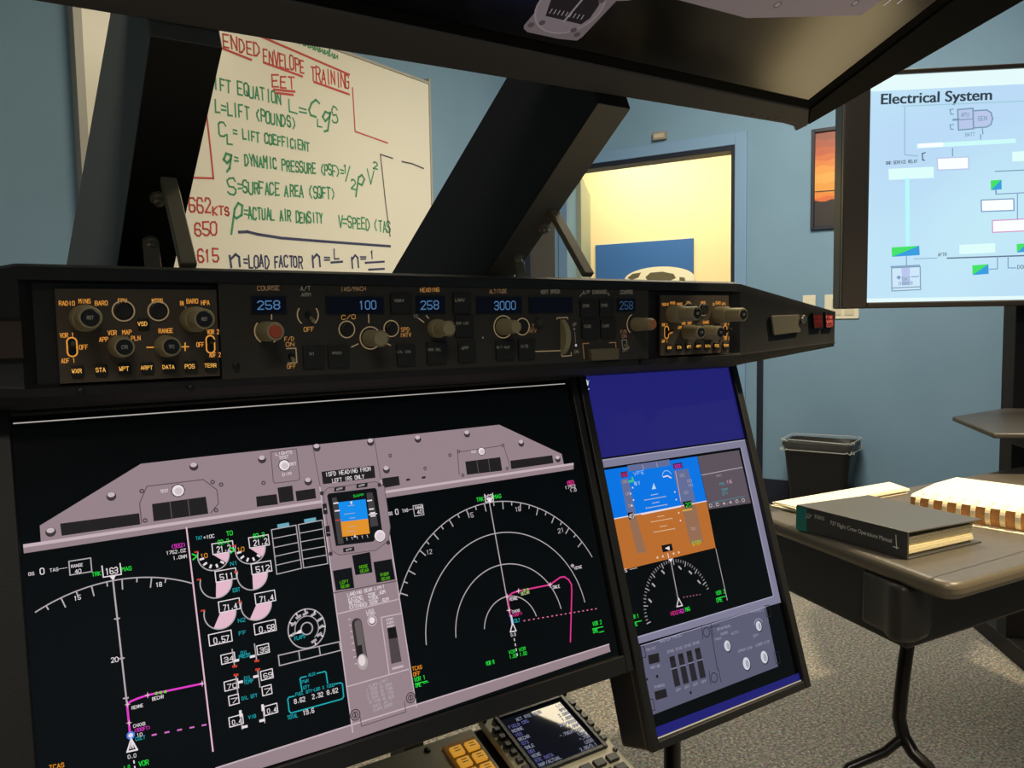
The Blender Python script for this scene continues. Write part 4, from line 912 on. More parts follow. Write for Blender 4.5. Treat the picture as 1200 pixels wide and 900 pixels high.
mb.build('inner_frame', oroot)
mb = MB(); mb.prism([P3(q, 0) for q in outer], -OV.n * .10, M_OVK); mb.build('casing', oroot, bevel=.012, seg=3)
mb = MB(); mb.face([P3(q, .0004) for q in inner], mat('overhead_screen_glass', (7, 7, 8), 0.17, spec=0.6)); mb.build('screen', oroot)
c = Canvas(OV, .0006)
GG = glow((96, 86, 88), .9); GGL = glow((122, 110, 112), .9)
g0 = OV.uv(636, 12)
def ovp(pts, mt): c.poly(pts, mt)
ovp([(613.6, 33), (614, 29), (650, -14), (740, 0), (722, 0.6), (682, 43), (676, 47), (655, 45), (618, 37)], GG)
gu = OV.uv(668, 8)
c.disc((668, 8), .036, GGL, 32); c.disc((668, 8), .0342, glow((106, 95, 98), .9), 32)
ovp([(639, 18), (650, -14), (701, -4), (702, 5), (691, 21), (681, 28)], glow((26, 22, 24)))
c.line([(660.6, 24.6), (682, -1)], .0022, GGL)
for i in range(9): c.line([(644 + i * 4.6, 14.6 + i * .9), (647 + i * 4.6, 10 + i * .9)], .0010, glow((120, 112, 112)))
for x, y in ((622, 28.6), (676, 40), (635, 26), (672, 34.6), (705, 0)): c.disc((x, y), .0035, glow((64, 56, 58)), 12)
PK = glow((104, 92, 92), .9)
ovp([(790, -2), (875, 20.6), (1009, 17.4), (1062, -22), (900, -60), (760, -40)], PK)
for x, y in ((911, 5), (1002, 3)): c.disc((x, y), .0048, glow((70, 62, 62)), 14); c.disc((x, y), .0030, GGL, 12)
for p, q in (((1036, 5), (1050, -6)), ((1052, 3), (1062, -5))): c.line([p, q], .0026, glow((150, 140, 136)))
c.build('gauge_graphics', oroot)
c = Canvas(OV, lip + .0003)
for x, y in ((880, 129), (890, 131), (899, 133), (907, 134.6)): c.disc((x, y), .0032, glow((24, 20, 18)), 12)
c.line([(912, 134.6), (929, 138)], .0060, glow((24, 20, 18)))
c.build('button_marks', oroot)
# stand behind the wall of screens is not in view; two hangers tie the casing to the ceiling
for x in (0.1, 0.75):
    mb = MB(); q = P3((x, .25), -.09); mb.tube([q, V((q.x, q.y, CEIL))], .016, M_BLACK2, 12); mb.build('ceiling_hanger', oroot)

# ================================================================== WINDSHIELD FRAME
a_ = rad(36)
wroot = thing('windshield_frame', (0.37, 1.10, 1.17), 'two wide black slanted windshield posts with bolted struts above the console', 'window frame')
PO = Plane((0, 1.0, 1.163), (1, 0, 0), (0, -math.cos(a_), math.sin(a_)))      # the undersides of the posts
def yz(p): return (p.y, p.z)
def isect(p, q, r, s_):
    d1 = (q[0] - p[0], q[1] - p[1]); d2 = (s_[0] - r[0], s_[1] - r[1]); den = d1[0] * d2[1] - d1[1] * d2[0]
    t = ((r[0] - p[0]) * d2[1] - (r[1] - p[1]) * d2[0]) / den
    return (p[0] + d1[0] * t, p[1] + d1[1] * t)
def post(bpx, cpx, apx, mside, munder):
    x0 = sum(PO.uv(*p)[0] for p in bpx) / 2; x1 = max(PO.uv(*p)[0] for p in cpx)
    XP = Plane((x0, 0, 0), (0, -1, 0), (0, 0, 1))
    A = [yz(XP.at(*p)) for p in apx]; L0, L1 = yz(PO.pt(0, 0)), yz(PO.pt(0, .3))
    s_e = vb(x0) - .001
    cut = (yz(OV.pt(0, s_e, 0)), yz(OV.pt(0, s_e, -.2)))
    zb = 1.1736
    base = ((0.0, zb), (2.0, zb))
    pts = [isect(L0, L1, *base), isect(L0, L1, *cut), isect(A[0], A[1], *cut), isect(A[0], A[1], *base)]
    mb = MB(); k = len(pts)
    lo = [V((x0, y, z)) for y, z in pts]; hi = [V((x1, y, z)) for y, z in pts]
    mb.prism(lo, (x1 - x0, 0, 0), mside); o = mb
    for i, f in enumerate(mb.f):                      # underside coloured apart from the sides, to paint in how light falls
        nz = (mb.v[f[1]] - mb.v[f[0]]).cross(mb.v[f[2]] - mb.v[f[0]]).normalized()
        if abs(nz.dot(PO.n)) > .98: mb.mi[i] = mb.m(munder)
    return mb.build('post', wroot, bevel=.0015), x0, x1
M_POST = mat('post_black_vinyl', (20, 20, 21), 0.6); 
_, xl0, xl1 = post([(130, 308), (190, 18)], [(187, 310), (267, 31)], [(78, 308), (130, 10)], mat('post_lit_side', (96, 100, 98), 0.6), M_POST)  # paler left side: the light on that face is painted in
_, xc0, xc1 = post([(644.5, 207), (709, 109)], [(655, 242), (749, 114)], [(460, 318), (595, 88)], M_POST, mat('post_lit_soffit', (140, 134, 122), 0.6))  # paler soffit: light from below is painted into its colour
M_BOLT = mat('zinc_bolt', (200, 196, 186), .3, metal=.7)
def strut(px, top, bot, w, mname='strut'):
    pt = PO.at(*top); XP = Plane((pt.x, 0, 0), (0, -1, 0), (0, 0, 1)); pb = V((pt.x, .79, 1.1765))
    d = pb - pt; d2 = V((0, -d.z, d.y)).normalized()
    mb = MB(); mb.box((pt + pb) / 2 + V((0, 0, -.002)), d / 2 * .995, d2 * .004, (w, 0, 0), mat('strut_grey_paint', (150, 144, 126), 0.5)); mb.build(mname, wroot, bevel=.001)
strut(None, (197, 208), (230, 312), .0075); strut(None, (648, 246), (682, 325), .0075)
for p, e in (((176, 282), (166, 312)), ((185, 231), None), ((606, 302), (610, 322)), ((637, 266), None)):
    q = PO.at(*p); mb = MB(); mb.lathe(q - PO.n * .001, PO.n, [(.008, 0), (.008, .004), (.0056, .004), (.0056, .008), (.0044, .0105), (0, .0115)], M_BOLT, 16); mb.build('bolt', wroot)
    if e:
        mb = MB(); pb = V((q.x, q.y - .012, 1.1740)); d = pb - q; mb.box((q + pb) / 2, d / 2, V((0, -d.z, d.y)).normalized() * .003, (.008, 0, 0), mat('strut_grey_paint', (150, 144, 126), 0.5)); mb.build('bracket', wroot, bevel=.001)

# ================================================================== PEDESTAL AND KEYPAD UNIT
t_ = rad(18)
CP = Plane((0, .65, .527), (1, 0, 0), (0, math.cos(t_), math.sin(t_)))
u0, v0 = CP.uv(560, 850); u1, v1 = CP.uv(660, 815); vt = (v0 + v1) / 2
proot = thing('centre_pedestal', (0.45, 0.70, 0.0), 'grey beige pedestal below the big monitor with lit amber keys', 'control pedestal')
M_PED = mat('pedestal_paint', (190, 180, 150), 0.55, bump=(500, .1))
mb = MB()
UA, UB = u0 - .30, u0 - .012
mb.prism([CP.pt(UA, vt - .42, -.002), CP.pt(UB, vt - .42, -.002), CP.pt(UB, vt - .004, -.002), CP.pt(UA, vt - .004, -.002)], CP.n * .004, M_PED); mb.build('top_plate', proot, bevel=.001)
mb = MB(); pA = CP.pt(UA, vt - .42, -.004); pB = CP.pt(UA, vt - .004, -.004)
mb.prism([V((UA, pA.y, 0)), V((UA, pA.y, pA.z)), V((UA, pB.y, pB.z)), V((UA, pB.y, 0))], (u1 - UA, 0, 0), M_BLACK2); mb.build('cabinet', proot)
k0 = CP.uv(514, 869); k1 = CP.uv(543, 857)
mb = MB(); ka = k0[0] - .002; kb = CP.uv(548, 862)[0]
mb.prism([CP.pt(ka, vt - .10, .002), CP.pt(kb + .004, vt - .10, .002), CP.pt(kb + .004, vt - .018, .002), CP.pt(ka, vt - .018, .002)], CP.n * .003, mat('amber_lit_plate', (90, 70, 30), 0.6, emit=((120, 80, 24), .35))); mb.build('key_plate', proot, bevel=.0008)
KEYM = mat('amber_key', (190, 140, 50), 0.5, emit=((226, 160, 50), .6)); KEYT = mat('amber_key_mark', (60, 40, 14), 0.6)
for r_i in range(4):
    for c_i in range(2):
        a = ka + .004 + c_i * ((kb - ka) / 2 + .001); b = vt - .040 - r_i * .019
        w = (kb - ka) / 2 - .005
        mb = MB(); mb.prism([CP.pt(a, b, .005), CP.pt(a + w, b, .005), CP.pt(a + w, b + .013, .005), CP.pt(a, b + .013, .005)], CP.n * .004, KEYM)
        c = Canvas(CP, .0092); c.mb = mb
        c.luv([(a + w * .3, b + .0095), (a + w * .7, b + .0095)], .0012, KEYT); c.luv([(a + w * .28, b + .0055), (a + w * .72, b + .0055)], .0012, KEYT)
        mb.build('key', proot)
for p in ((500.6, 881), (560, 877)):
    mb = MB(); mb.lathe(CP.at(*p) + CP.n * .002, CP.n, [(.0042, 0), (.0042, .0015), (.003, .0022), (0, .0022)], M_BLACK2, 14); mb.build('screw', proot)
uroot = thing('keypad_display_unit', CP.pt((u0 + u1) / 2, vt - .1, 0), 'flight computer keypad unit with small dark text screen reflecting white light', 'keypad unit')
CW = u1 - u0
M_CDU = mat('unit_grey_paint', (206, 198, 168), 0.5, bump=(700, .08)); M_CDUB = mat('unit_bezel_black', (22, 21, 20), 0.4)
mb = MB(); mb.prism([CP.pt(u0, vt - .225, 0), CP.pt(u1, vt - .225, 0), CP.pt(u1, vt, 0), CP.pt(u0, vt, 0)], CP.n * .010, M_CDU); mb.build('body', uroot, bevel=.0015)
s0, s1 = u0 + CW * .16, u1 - CW * .13; vs1 = vt - .014; vs0 = vt - .104
mb = MB(); e = .006
for (a, b, c0, c1) in ((s0 - e, s0, vs0 - e, vs1 + e), (s1, s1 + e, vs0 - e, vs1 + e), (s0, s1, vs0 - e, vs0), (s0, s1, vs1, vs1 + e)):
    mb.prism([CP.pt(a, c0, .010), CP.pt(b, c0, .010), CP.pt(b, c1, .010), CP.pt(a, c1, .010)], CP.n * .005, M_CDUB)
mb.build('screen_bezel', uroot, bevel=.001)
mb = MB(); mb.face([CP.pt(s0, vs0, .0106), CP.pt(s1, vs0, .0106), CP.pt(s1, vs1, .0106), CP.pt(s0, vs1, .0106)], mat('unit_screen', (8, 9, 12), 0.035, spec=1.0, emit=((14, 16, 24), 1)))
c = Canvas(CP, .0108); c.mb = mb; TXW = glow((120, 126, 150)); TXB = glow((76, 78, 140))
PXC = lambda a, b, w, t, h, m_: c_text(a, b, w, t, h, m_)
def c_text(a, b, w, t, h, m_):
    adv = w / max(len(t), 1); z = c.lift()
    for i, ch in enumerate(t):
        if ch not in GLY: continue
        for stq in GLY[ch]:
            pts = [(a + (i + gx / 4 * .7) * adv, b + gy / 6 * h) for gx, gy in stq]
            c.luv(pts, h * .16, m_)
sw = s1 - s0
for i, (l, r) in enumerate((('ACT RTE LEGS', '1/1'), ('FIELD CRS', 'SPD'), ('RENNE', '2.0NM'), ('163', '1.6NM'), ('BECHR', '250/3000'), ('073', '4.8NM'), ('SNLE', '-.790/FL200'), ('081', '12NM'), ('VENE', '-.790'), ('RTE DATA', 'LEGS'), ('RNP/ACTUAL', '2.00/0.1'))):
    y = vs1 - .010 - i * .0076
    c_text(s0 + sw * (.06 if i else .22), y, sw * .034 * len(l), l, .0046, TXB if i % 2 else TXW)
    c_text(s0 + sw * (.97 - .034 * len(r)), y - .001, sw * .034 * len(r), r, .0046, TXW)
mb.build('text_screen', uroot)
for sx in (u0 + CW * .035, u1 - CW * .095):
    for i in range(6):
        b = vt - .032 - i * .0135
        mb = MB(); mb.prism([CP.pt(sx, b, .010), CP.pt(sx + CW * .06, b, .010), CP.pt(sx + CW * .06, b + .0075, .010), CP.pt(sx, b + .0075, .010)], CP.n * .006, M_CDUB)
        mb.build('line_key', uroot, bevel=.0008)
for i in range(2):
    for j in range(6):
        a = u0 + CW * (.06 + j * .15); b = vt - .132 - i * .017
        mb = MB(); mb.prism([CP.pt(a, b, .010), CP.pt(a + CW * .115, b, .010), CP.pt(a + CW * .115, b + .011, .010), CP.pt(a, b + .011, .010)], CP.n * .005, M_CDUB)
        mb.build('key', uroot, bevel=.001)
for a, b in ((u0 + .005, vt - .006), (u1 - .005, vt - .006), (u1 - .005, vt - .116), (u0 + .005, vt - .116)):
    mb = MB(); mb.lathe(CP.pt(a, b, .010), CP.n, [(.0034, 0), (.0034, .002), (.002, .003), (0, .003)], M_BLACK2, 12); mb.build('screw', uroot)

# ================================================================== WHITEBOARD
WB = Plane(room(0, KW - .03, 0), E1, (0, 0, 1))
wa0 = WB.uv(97, 60)[0]; wa1 = WB.uv(503, 150)[0]; wz1 = WB.uv(500, 98)[1]; wz0 = wz1 - 1.25
bw = thing('whiteboard', room((wa0 + wa1) / 2, KW - .02, wz0), 'whiteboard covered in red, green and blue handwritten lift equation notes', 'whiteboard')
mb = MB(); mb.prism([WB.pt(wa0, wz0), WB.pt(wa1, wz0), WB.pt(wa1, wz1), WB.pt(wa0, wz1)], -WB.n * .025, mat('white_enamel', (232, 228, 214), 0.28)); 
c = Canvas(WB, .0006, .00001); c.mb = MB()
RI, GI, BI, KI = ink((196, 74, 66)), ink((64, 150, 106)), ink((58, 62, 100)), ink((84, 84, 90))
mb.build('board', bw)
H = dict(wob=.7, w=.0075)
for t, p, q, h, m_ in (('ENDED', (262, 56), (304, 66), 16, RI), ('ENVELOPE', (309, 73.6), (356, 86), 16, RI), ('TRAINING', (365, 94), (409, 104), 16, RI), ('EET', (320, 101.6), (345, 103.6), 13, RI),
                       ('LIFT EQUATION', (243.4, 102), (329, 122.6), 14.5, GI), ('L=', (339, 132), (360, 137), 15, GI), ('S', (390, 144), (396, 145), 19, GI), ('L=LIFT (POUNDS)', (253, 131), (346, 150.6), 14, GI),
                       ('C', (257, 158), (266, 160), 17, GI), ('L', (266.6, 169), (272, 170), 10, GI), ('= LIFT COEFFICIENT', (273.6, 160.6), (362, 177), 11.6, GI), ('= DYNAMIC PRESSURE (PSF)=', (275, 192.6), (402, 207), 13, GI), ('/', (405, 213), (410, 214), 18, GI), ('2', (412, 221), (417, 222), 11, GI), ('1', (403, 203), (406, 203.6), 9, GI), ('V', (430, 214), (438, 216), 17, GI), ('2', (438, 198), (442, 199), 7, GI),
                       ('S', (266, 227.6), (275, 228.6), 18, GI), ('=SURFACE AREA (SQFT)', (279, 226), (392, 233), 14, GI), ('=ACTUAL AIR DENSITY', (286, 256), (378, 262), 13, GI), ('V=SPEED (TAS', (397, 266), (457, 272.4), 13, GI),
                       ('662', (222.6, 249), (247, 250), 17, RI), ('KTS', (250, 252), (268, 252.6), 10, RI), ('650', (228.6, 275.4), (254, 275.6), 15, RI), ('615', (232, 306.6), (255, 305.6), 14.6, RI),
                       ('=LOAD FACTOR', (286, 313), (354, 313.6), 14, BI), ('=', (380, 307), (386, 307), 8, BI), ('L', (391, 303), (396, 303), 10, BI), ('=', (423, 307), (429, 307), 8, BI), ('1', (434, 303), (438, 303), 9, BI)):
    c.text(t, p, q, h, m_, **H)
def scrawl(pts, m_, w=.010): c.line(pts, w, m_)
scrawl([(374, 121), (370, 117), (365, 121), (362, 129), (364, 135), (370, 137)], GI)                        # C of the formula
scrawl([(372, 140), (372, 148), (377, 149)], GI, .007)
scrawl([(386, 133), (381, 131), (378, 137), (381, 142), (386, 137), (387, 132), (384, 153), (380, 154)], GI)   # q
scrawl([(271, 182), (265, 180), (262, 187), (266, 191), (270, 187), (271, 182), (269, 197), (266, 201)], GI)
scrawl([(417, 230), (420, 208), (424, 205), (427, 210), (424, 217), (420, 215)], GI)
scrawl([(271, 274), (275, 245), (279, 238), (284, 241), (283, 252), (277, 256), (274, 253)], GI)    # rho
scrawl([(269, 300), (271, 313)], BI); scrawl([(270, 304), (276, 298), (280, 301), (281, 312)], BI)
scrawl([(366, 300), (367, 313)], BI); scrawl([(366, 304), (371, 298), (374, 301), (375, 312)], BI)
scrawl([(412, 302), (413, 314)], BI); scrawl([(412, 305), (416, 299), (419, 302), (420, 313)], BI)
scrawl([(388, 307.6), (401, 306.6)], BI); scrawl([(428, 308), (450, 306.6)], BI); scrawl([(432, 316), (450, 315)], BI)
for a, b in (((261, 57), (294, 70)), ((311, 74), (354, 89.6)), ((368, 96), (409, 110.6)), ((321, 105), (345, 107.4)), ((324, 109), (343, 111.2)), ((304, 42), (409, 87.4))): scrawl([a, b], RI)
scrawl([(241, 127), (246, 170), (250, 209), (218, 208)], RI, .008); scrawl([(413, 103), (416, 154), (454, 167.6)], RI, .007)
scrawl([(457, 277), (452, 240), (445.6, 181), (460, 185.6)], KI, .007); scrawl([(471, 189.4), (483, 192), (496, 197.4)], KI, .008)
scrawl([(280, 272), (290, 271.6), (302, 274.6), (330, 279), (380, 283), (457, 288.6)], BI, .012)
wx = 332.0                                            # faded cursive line along the top edge
for k_ in range(11):
    y_ = 42.5 + (wx - 332) * .42; up_ = 7 if k_ in (0, 4, 5, 9) else 3.4
    scrawl([(wx, y_ + 1), (wx + 1.8, y_ - up_), (wx + 2.6, y_ - up_ + 1), (wx + 1.6, y_ + 1.6), (wx + 3.6, y_ + .6), (wx + 5.2, y_ - 2), (wx + 5.6, y_ + 2.4)], GI, .005); wx += 5.8
c.build('marker_writing', bw)
mb = MB()
for a0_, a1_, z0_, z1_ in ((wa0 - .03, wa0, wz0 - .03, wz1 + .03), (wa1, wa1 + .012, wz0 - .03, wz1 + .03), (wa0, wa1, wz1, wz1 + .012), (wa0, wa1, wz0 - .03, wz0)):
    mb.prism([WB.pt(a0_, z0_, .006), WB.pt(a1_, z0_, .006), WB.pt(a1_, z1_, .006), WB.pt(a0_, z1_, .006)], -WB.n * .034, mat('board_frame_grey', (170, 168, 160), 0.4))
mb.build('frame', bw)

# ================================================================== FRONT WALL FITTINGS
def on_d(px, py, off=0.0): return WD.at(px, py, off)
def wall_box(mb, x0, y0, x1, y1, depth, mt, lift=0.0):
    a, b = WD.uv(x0, (y0 + y1) / 2)[0], WD.uv(x1, (y0 + y1) / 2)[0]; xm = (x0 + x1) / 2; t, bo = WD.uv(xm, y0)[1], WD.uv(xm, y1)[1]
    mb.prism([WD.pt(a, bo, lift), WD.pt(b, bo, lift), WD.pt(b, t, lift), WD.pt(a, t, lift)], WD.n * depth, mt)
    return a, b, bo, t
pr = thing('framed_picture', on_d(990, 270), 'framed orange sunset photograph with airplane silhouette on the blue wall', 'picture')
a = WD.uv(951, 210)[0]; z0_, z1_ = WD.uv(952, 270)[1], WD.uv(951, 152.6)[1]; b = a + .40
mb = MB(); f = .02
for x0, x1, y0, y1 in ((a, a + f, z0_, z1_), (b - f, b, z0_, z1_), (a + f, b - f, z0_, z0_ + f), (a + f, b - f, z1_ - f, z1_)):
    mb.prism([WD.pt(x0, y0), WD.pt(x1, y0), WD.pt(x1, y1), WD.pt(x0, y1)], WD.n * .02, M_NAVY)
mb.build('frame', pr, bevel=.002)
mb = MB(); Hh = z1_ - z0_
bands = [(0, .27, (46, 40, 42)), (.27, .31, (236, 118, 60)), (.31, .36, (246, 148, 64)), (.36, .46, (250, 172, 76)), (.46, .56, (252, 186, 92)), (.56, .64, (250, 168, 80)), (.64, .70, (240, 144, 72)), (.70, .76, (226, 120, 70)), (.76, .84, (206, 106, 70)), (.84, .92, (184, 98, 74)), (.92, 1.0, (160, 92, 76))]
xa, xb = a + f, b - f; ya, yb = z0_ + f, z1_ - f
for k, (s0_, s1_, cc) in enumerate(bands):
    pts_lo = [(xa + (xb - xa) * i / 12, ya + (yb - ya) * (s0_ + (0 if k == 0 else .012 * math.sin(i * 1.7 + k * 2)))) for i in range(13)]
    pts_hi = [(xa + (xb - xa) * i / 12, ya + (yb - ya) * (s1_ + (0 if k == 10 else .012 * math.sin(i * 1.7 + (k + 1) * 2)))) for i in range(13)]
    mb.face([WD.pt(p[0], p[1], .006) for p in pts_lo + pts_hi[::-1]], mat('print_%d' % k, tuple(int(v_ * .9) for v_ in cc), .5))
sil = mat('print_silhouette', (44, 36, 38), .5); c = Canvas(WD, .0065); c.mb = mb
ym = ya + (yb - ya) * .365; c.luv([(xa, ym + .004), (xa + .16, ym), (xb, ym + .004)], .006, sil); c.puv([(xa + .15 + .014 * math.cos(t * PI / 6), ym - .006 + .014 * math.sin(t * PI / 6)) for t in range(12)], sil)
mb.build('print', pr)
mb = MB(); wall_box(mb, 966.6, 345, 1007, 373.6, .008, mat('ivory_plate', (222, 218, 196), .4)); o = mb.build('wall_plate', None, bevel=.002)
c = Canvas(WD, .0082); c.mb = MB()
tag(o, 'wide ivory outlet plate on the blue wall beneath the presentation screen corner', 'outlet plate')
mb = MB(); wall_box(mb, 975, 350, 986, 369, .003, mat('ivory_insert', (206, 200, 176), .4), .008); wall_box(mb, 990, 350, 1001, 369, .003, mat('ivory_insert', (206, 200, 176), .4), .008); mb.build('outlet_insert', o)
mb = MB(); wall_box(mb, 941, 346, 956, 366, .008, mat('ivory_plate', (222, 218, 196), .4)); o = tag(mb.build('wall_plate', None, bevel=.002), 'small ivory switch plate just peeking over the console end', 'switch plate')
mb = MB(); wall_box(mb, 766.6, 155.4, 782, 164.6, .03, mat('beige_sensor', (150, 140, 124), .5)); o = tag(mb.build('wall_sensor', None, bevel=.004), 'small beige box sensor on blue wall above the doorway', 'sensor')
mb = MB(); wall_box(mb, 769, 157.6, 780, 162.4, .002, mat('sensor_lens', (190, 178, 156), .3), .03); mb.build('lens', o)
# poster in the next room
WX = Plane(room(AB, 0, 0), -E2, (0, 0, 1))
po = thing('poster', WX.at(755, 330), 'blue poster of white airplane nose on cream wall through the doorway', 'poster')
q0 = WX.uv(698.6, 286); q1 = WX.uv(813, 281); pz1 = (q0[1] + q1[1]) / 2; pz0 = pz1 - .75
mb = MB(); mb.prism([WX.pt(q0[0], pz0), WX.pt(q1[0], pz0), WX.pt(q1[0], pz1), WX.pt(q0[0], pz1)], WX.n * .015, mat('poster_blue', (52, 102, 178), .5)); mb.build('panel', po)
c = Canvas(WX, .0155); PW = mat('poster_white', (226, 224, 210), .5); PD = mat('poster_dark', (92, 88, 74), .5)
nc = WX.uv(783, 352); 
pts = []
nl = WX.uv(735, 327); nr = WX.uv(812, 326); nt_ = WX.uv(778, 312)
ccx = (nl[0] + nr[0]) / 2; ra = (nr[0] - nl[0]) / 2 * 1.06; rb = (nt_[1] - nl[1]) * 1.08
c.puv([(ccx + ra * math.cos(PI * i / 24), nl[1] - .01 + rb * math.sin(PI * i / 24)) for i in range(25)] + [(ccx - ra * 1.1, pz0 + .12), (ccx - ra * .6, pz0 + .02), (ccx + ra * .6, pz0 + .02), (ccx + ra, pz0 + .12)], PW)
c.poly([(736, 326), (742, 321), (752, 319.4), (749, 325.4), (741, 328)], PD); c.poly([(757, 325), (763, 319.6), (777, 318.4), (790, 321), (793, 326), (786, 329), (760, 329)], PD); c.poly([(797, 324.6), (803, 325.4), (804, 329), (797, 329)], PD)
c.build('airplane_picture', po)

# ================================================================== PRESENTATION SCREEN ON STAND
TVU = V((math.sin(rad(131)), math.cos(rad(131)), 0)); _d = FWD * FPX + RGT * (1018 - 600) - UPV * (230 - 450)
TP = EYE + _d * (2.5 / FPX)
TV = Plane(V((TP.x, TP.y, 0)), TVU, (0, 0, 1))
tv = thing('presentation_display', TV.pt(.62, 0, -.09) * 1.0, 'large dark framed presentation screen on black stand showing Electrical System slide', 'display')
tx0, tx1 = -.002, 1.24; tz0, tz1 = 1.158, 1.844; ox0 = -.079
mb = MB()
M_TVB = mat('tv_frame', (56, 50, 46), .35)
for x0, x1, y0, y1 in ((ox0, tx0, tz0 - .018, tz1 + .014), (tx1, tx1 + .079, tz0 - .018, tz1 + .014), (tx0, tx1, tz0 - .018, tz0), (tx0, tx1, tz1, tz1 + .014)):
    mb.prism([TV.pt(x0, y0, .012), TV.pt(x1, y0, .012), TV.pt(x1, y1, .012), TV.pt(x0, y1, .012)], -TV.n * .02, M_TVB)
mb.build('bezel', tv, bevel=.004)
mb = MB(); mb.prism([TV.pt(ox0, tz0 - .018, -.009), TV.pt(tx1 + .079, tz0 - .018, -.009), TV.pt(tx1 + .079, tz1 + .014, -.009), TV.pt(ox0, tz1 + .014, -.009)], -TV.n * .085, M_BLACK2); mb.build('casing', tv, bevel=.006)
mb = MB()
def slide_mat():
    m = bpy.data.materials.new('slide_background'); m.use_nodes = True; nt = m.node_tree; b = nt.nodes['Principled BSDF']
    b.inputs['Base Color'].default_value = rgb(10, 10, 12); b.inputs['Roughness'].default_value = .3
    tc = nt.nodes.new('ShaderNodeTexCoord'); n_ = nt.nodes.new('ShaderNodeTexNoise'); n_.inputs['Scale'].default_value = 1.6; n_.inputs['Detail'].default_value = 1
    r = nt.nodes.new('ShaderNodeValToRGB'); r.color_ramp.elements[0].position = .35; r.color_ramp.elements[1].position = .65; r.color_ramp.elements[0].color = rgb(186, 218, 246); r.color_ramp.elements[1].color = rgb(198, 238, 248)
    nt.links.new(tc.outputs['Object'], n_.inputs['Vector']); nt.links.new(n_.outputs['Fac'], r.inputs['Fac']); nt.links.new(r.outputs['Color'], b.inputs['Emission Color']); b.inputs['Emission Strength'].default_value = 1.0
    return m
mb.face([TV.pt(tx0, tz0, .001), TV.pt(tx1, tz0, .001), TV.pt(tx1, tz1, .001), TV.pt(tx0, tz1, .001)], slide_mat()); mb.build('screen', tv)
c = Canvas(TV, .0014)
TW, TK, TG, TLN, TLV, TCY, TGR, TBL = glow((246, 254, 255), 1.05), glow((52, 66, 74)), glow((120, 156, 176)), glow((130, 160, 200)), glow((186, 200, 236)), glow((176, 250, 250)), glow((70, 226, 104)), glow((58, 158, 222))
c.puv([(tx0, tz1 - .045), (tx1, tz1 - .045), (tx1, tz1), (tx0, tz1)], glow((230, 252, 252)))
for e_ in (0, .35, .7): font_faces(c, 'Electrical System', (1032 + e_, 122.4), (1161.6 + e_, 117), 12.4, TK, bold=.010)
c.line([(1057, 124.6), (1200, 118.6), (1300, 114)], .003, glow((160, 204, 216)))
c.line([(1060, 126), (1060, 181.6), (1075, 183)], .003, glow((150, 190, 206)))
c.poly([(1122, 128.6), (1140, 127), (1140.6, 151), (1123, 152.6)], TLV); c.line([(1122, 128.6), (1140, 127), (1140.6, 151), (1123, 152.6)], .004, TG, closed=True)
pts = [(1140, 130), (1156, 129), (1161, 132), (1163, 139), (1161, 146), (1156, 149), (1140.6, 150)]; c.poly(pts, TLV); c.line(pts, .004, TG, closed=True)
c.line([(1123, 140.6), (1140, 139.4)], .003, TG); c.text('APU', (1126, 137), (1135, 136.4), 4.6, TG); c.text('GEN', (1146, 141.6), (1156, 141), 5, TG)
c.line([(1117, 128), (1113, 128.6), (1114, 134), (1117, 134)], .003, TG); c.line([(1117, 146), (1113, 146.6), (1114, 151.6), (1117, 151.6)], .003, TG); c.line([(1117, 140.6), (1123, 140)], .006, TG)
c.text('BATT', (1131, 160), (1142, 159.4), 4, TG); c.line([(1151, 151), (1151.6, 157)], .003, TG); c.line([(1149, 158), (1149, 163)], .003, TG)
c.poly([(1074, 168.6), (1190, 162.6), (1190, 167.6), (1074, 174)], glow((206, 252, 250))); c.poly([(1076, 168.6), (1105, 167), (1105, 172), (1076, 173.4)], TW)
c.text('GND SERVICE RELAY', (1038, 193), (1074.6, 190.6), 3.6, TK); c.line([(1084, 179), (1080.6, 180), (1081, 187.6), (1083, 188)], .003, TK)
c.line([(1116, 174), (1116, 183)], .003, TG)
def rbox(pts, edge, fill=None): c.poly(pts, fill or TW); c.line(pts, .0035, edge, closed=True)
rbox([(1098, 185.6), (1134.6, 184), (1135, 198), (1098.6, 199.4)], TLV); c.poly([(1041, 198), (1094, 195.4), (1094, 208.6), (1041.6, 211)], glow((222, 254, 252)))
c.line([(1063, 211), (1063.6, 289)], .012, glow((184, 250, 250)))
for pts in ([(1160.6, 211.6), (1173.4, 210.6), (1173.6, 222), (1161, 223)], [(1044.6, 290), (1077, 288), (1077.6, 299), (1045, 301)], [(1139, 311), (1158, 309.6), (1158.4, 321), (1139.4, 322.4)], [(1191, 286), (1204, 285), (1204, 295), (1191.4, 296)]):
    c.poly(pts, TBL); c.poly([pts[0], pts[1], pts[3]], TGR)
c.line([(1166.6, 223), (1167, 227.6)], .004, TG); rbox([(1149.6, 234.6), (1187.6, 233), (1188, 246.6), (1150, 248)], TLN); rbox([(1162.6, 258.6), (1215, 256), (1215, 270), (1163, 272.4)], glow((214, 160, 200)))
c.line([(1167, 227.6), (1200, 226), (1230, 225)], .003, TLN); c.line([(1192, 227), (1192, 257)], .003, TLN); c.line([(1166, 201), (1200, 199.4), (1240, 198)], .003, TG)
c.poly([(1186, 178), (1212, 176.6), (1212, 188), (1186, 189.4)], glow((224, 254, 252))); c.poly([(1124, 287), (1166, 285), (1166, 296), (1124, 298)], glow((222, 254, 252)))
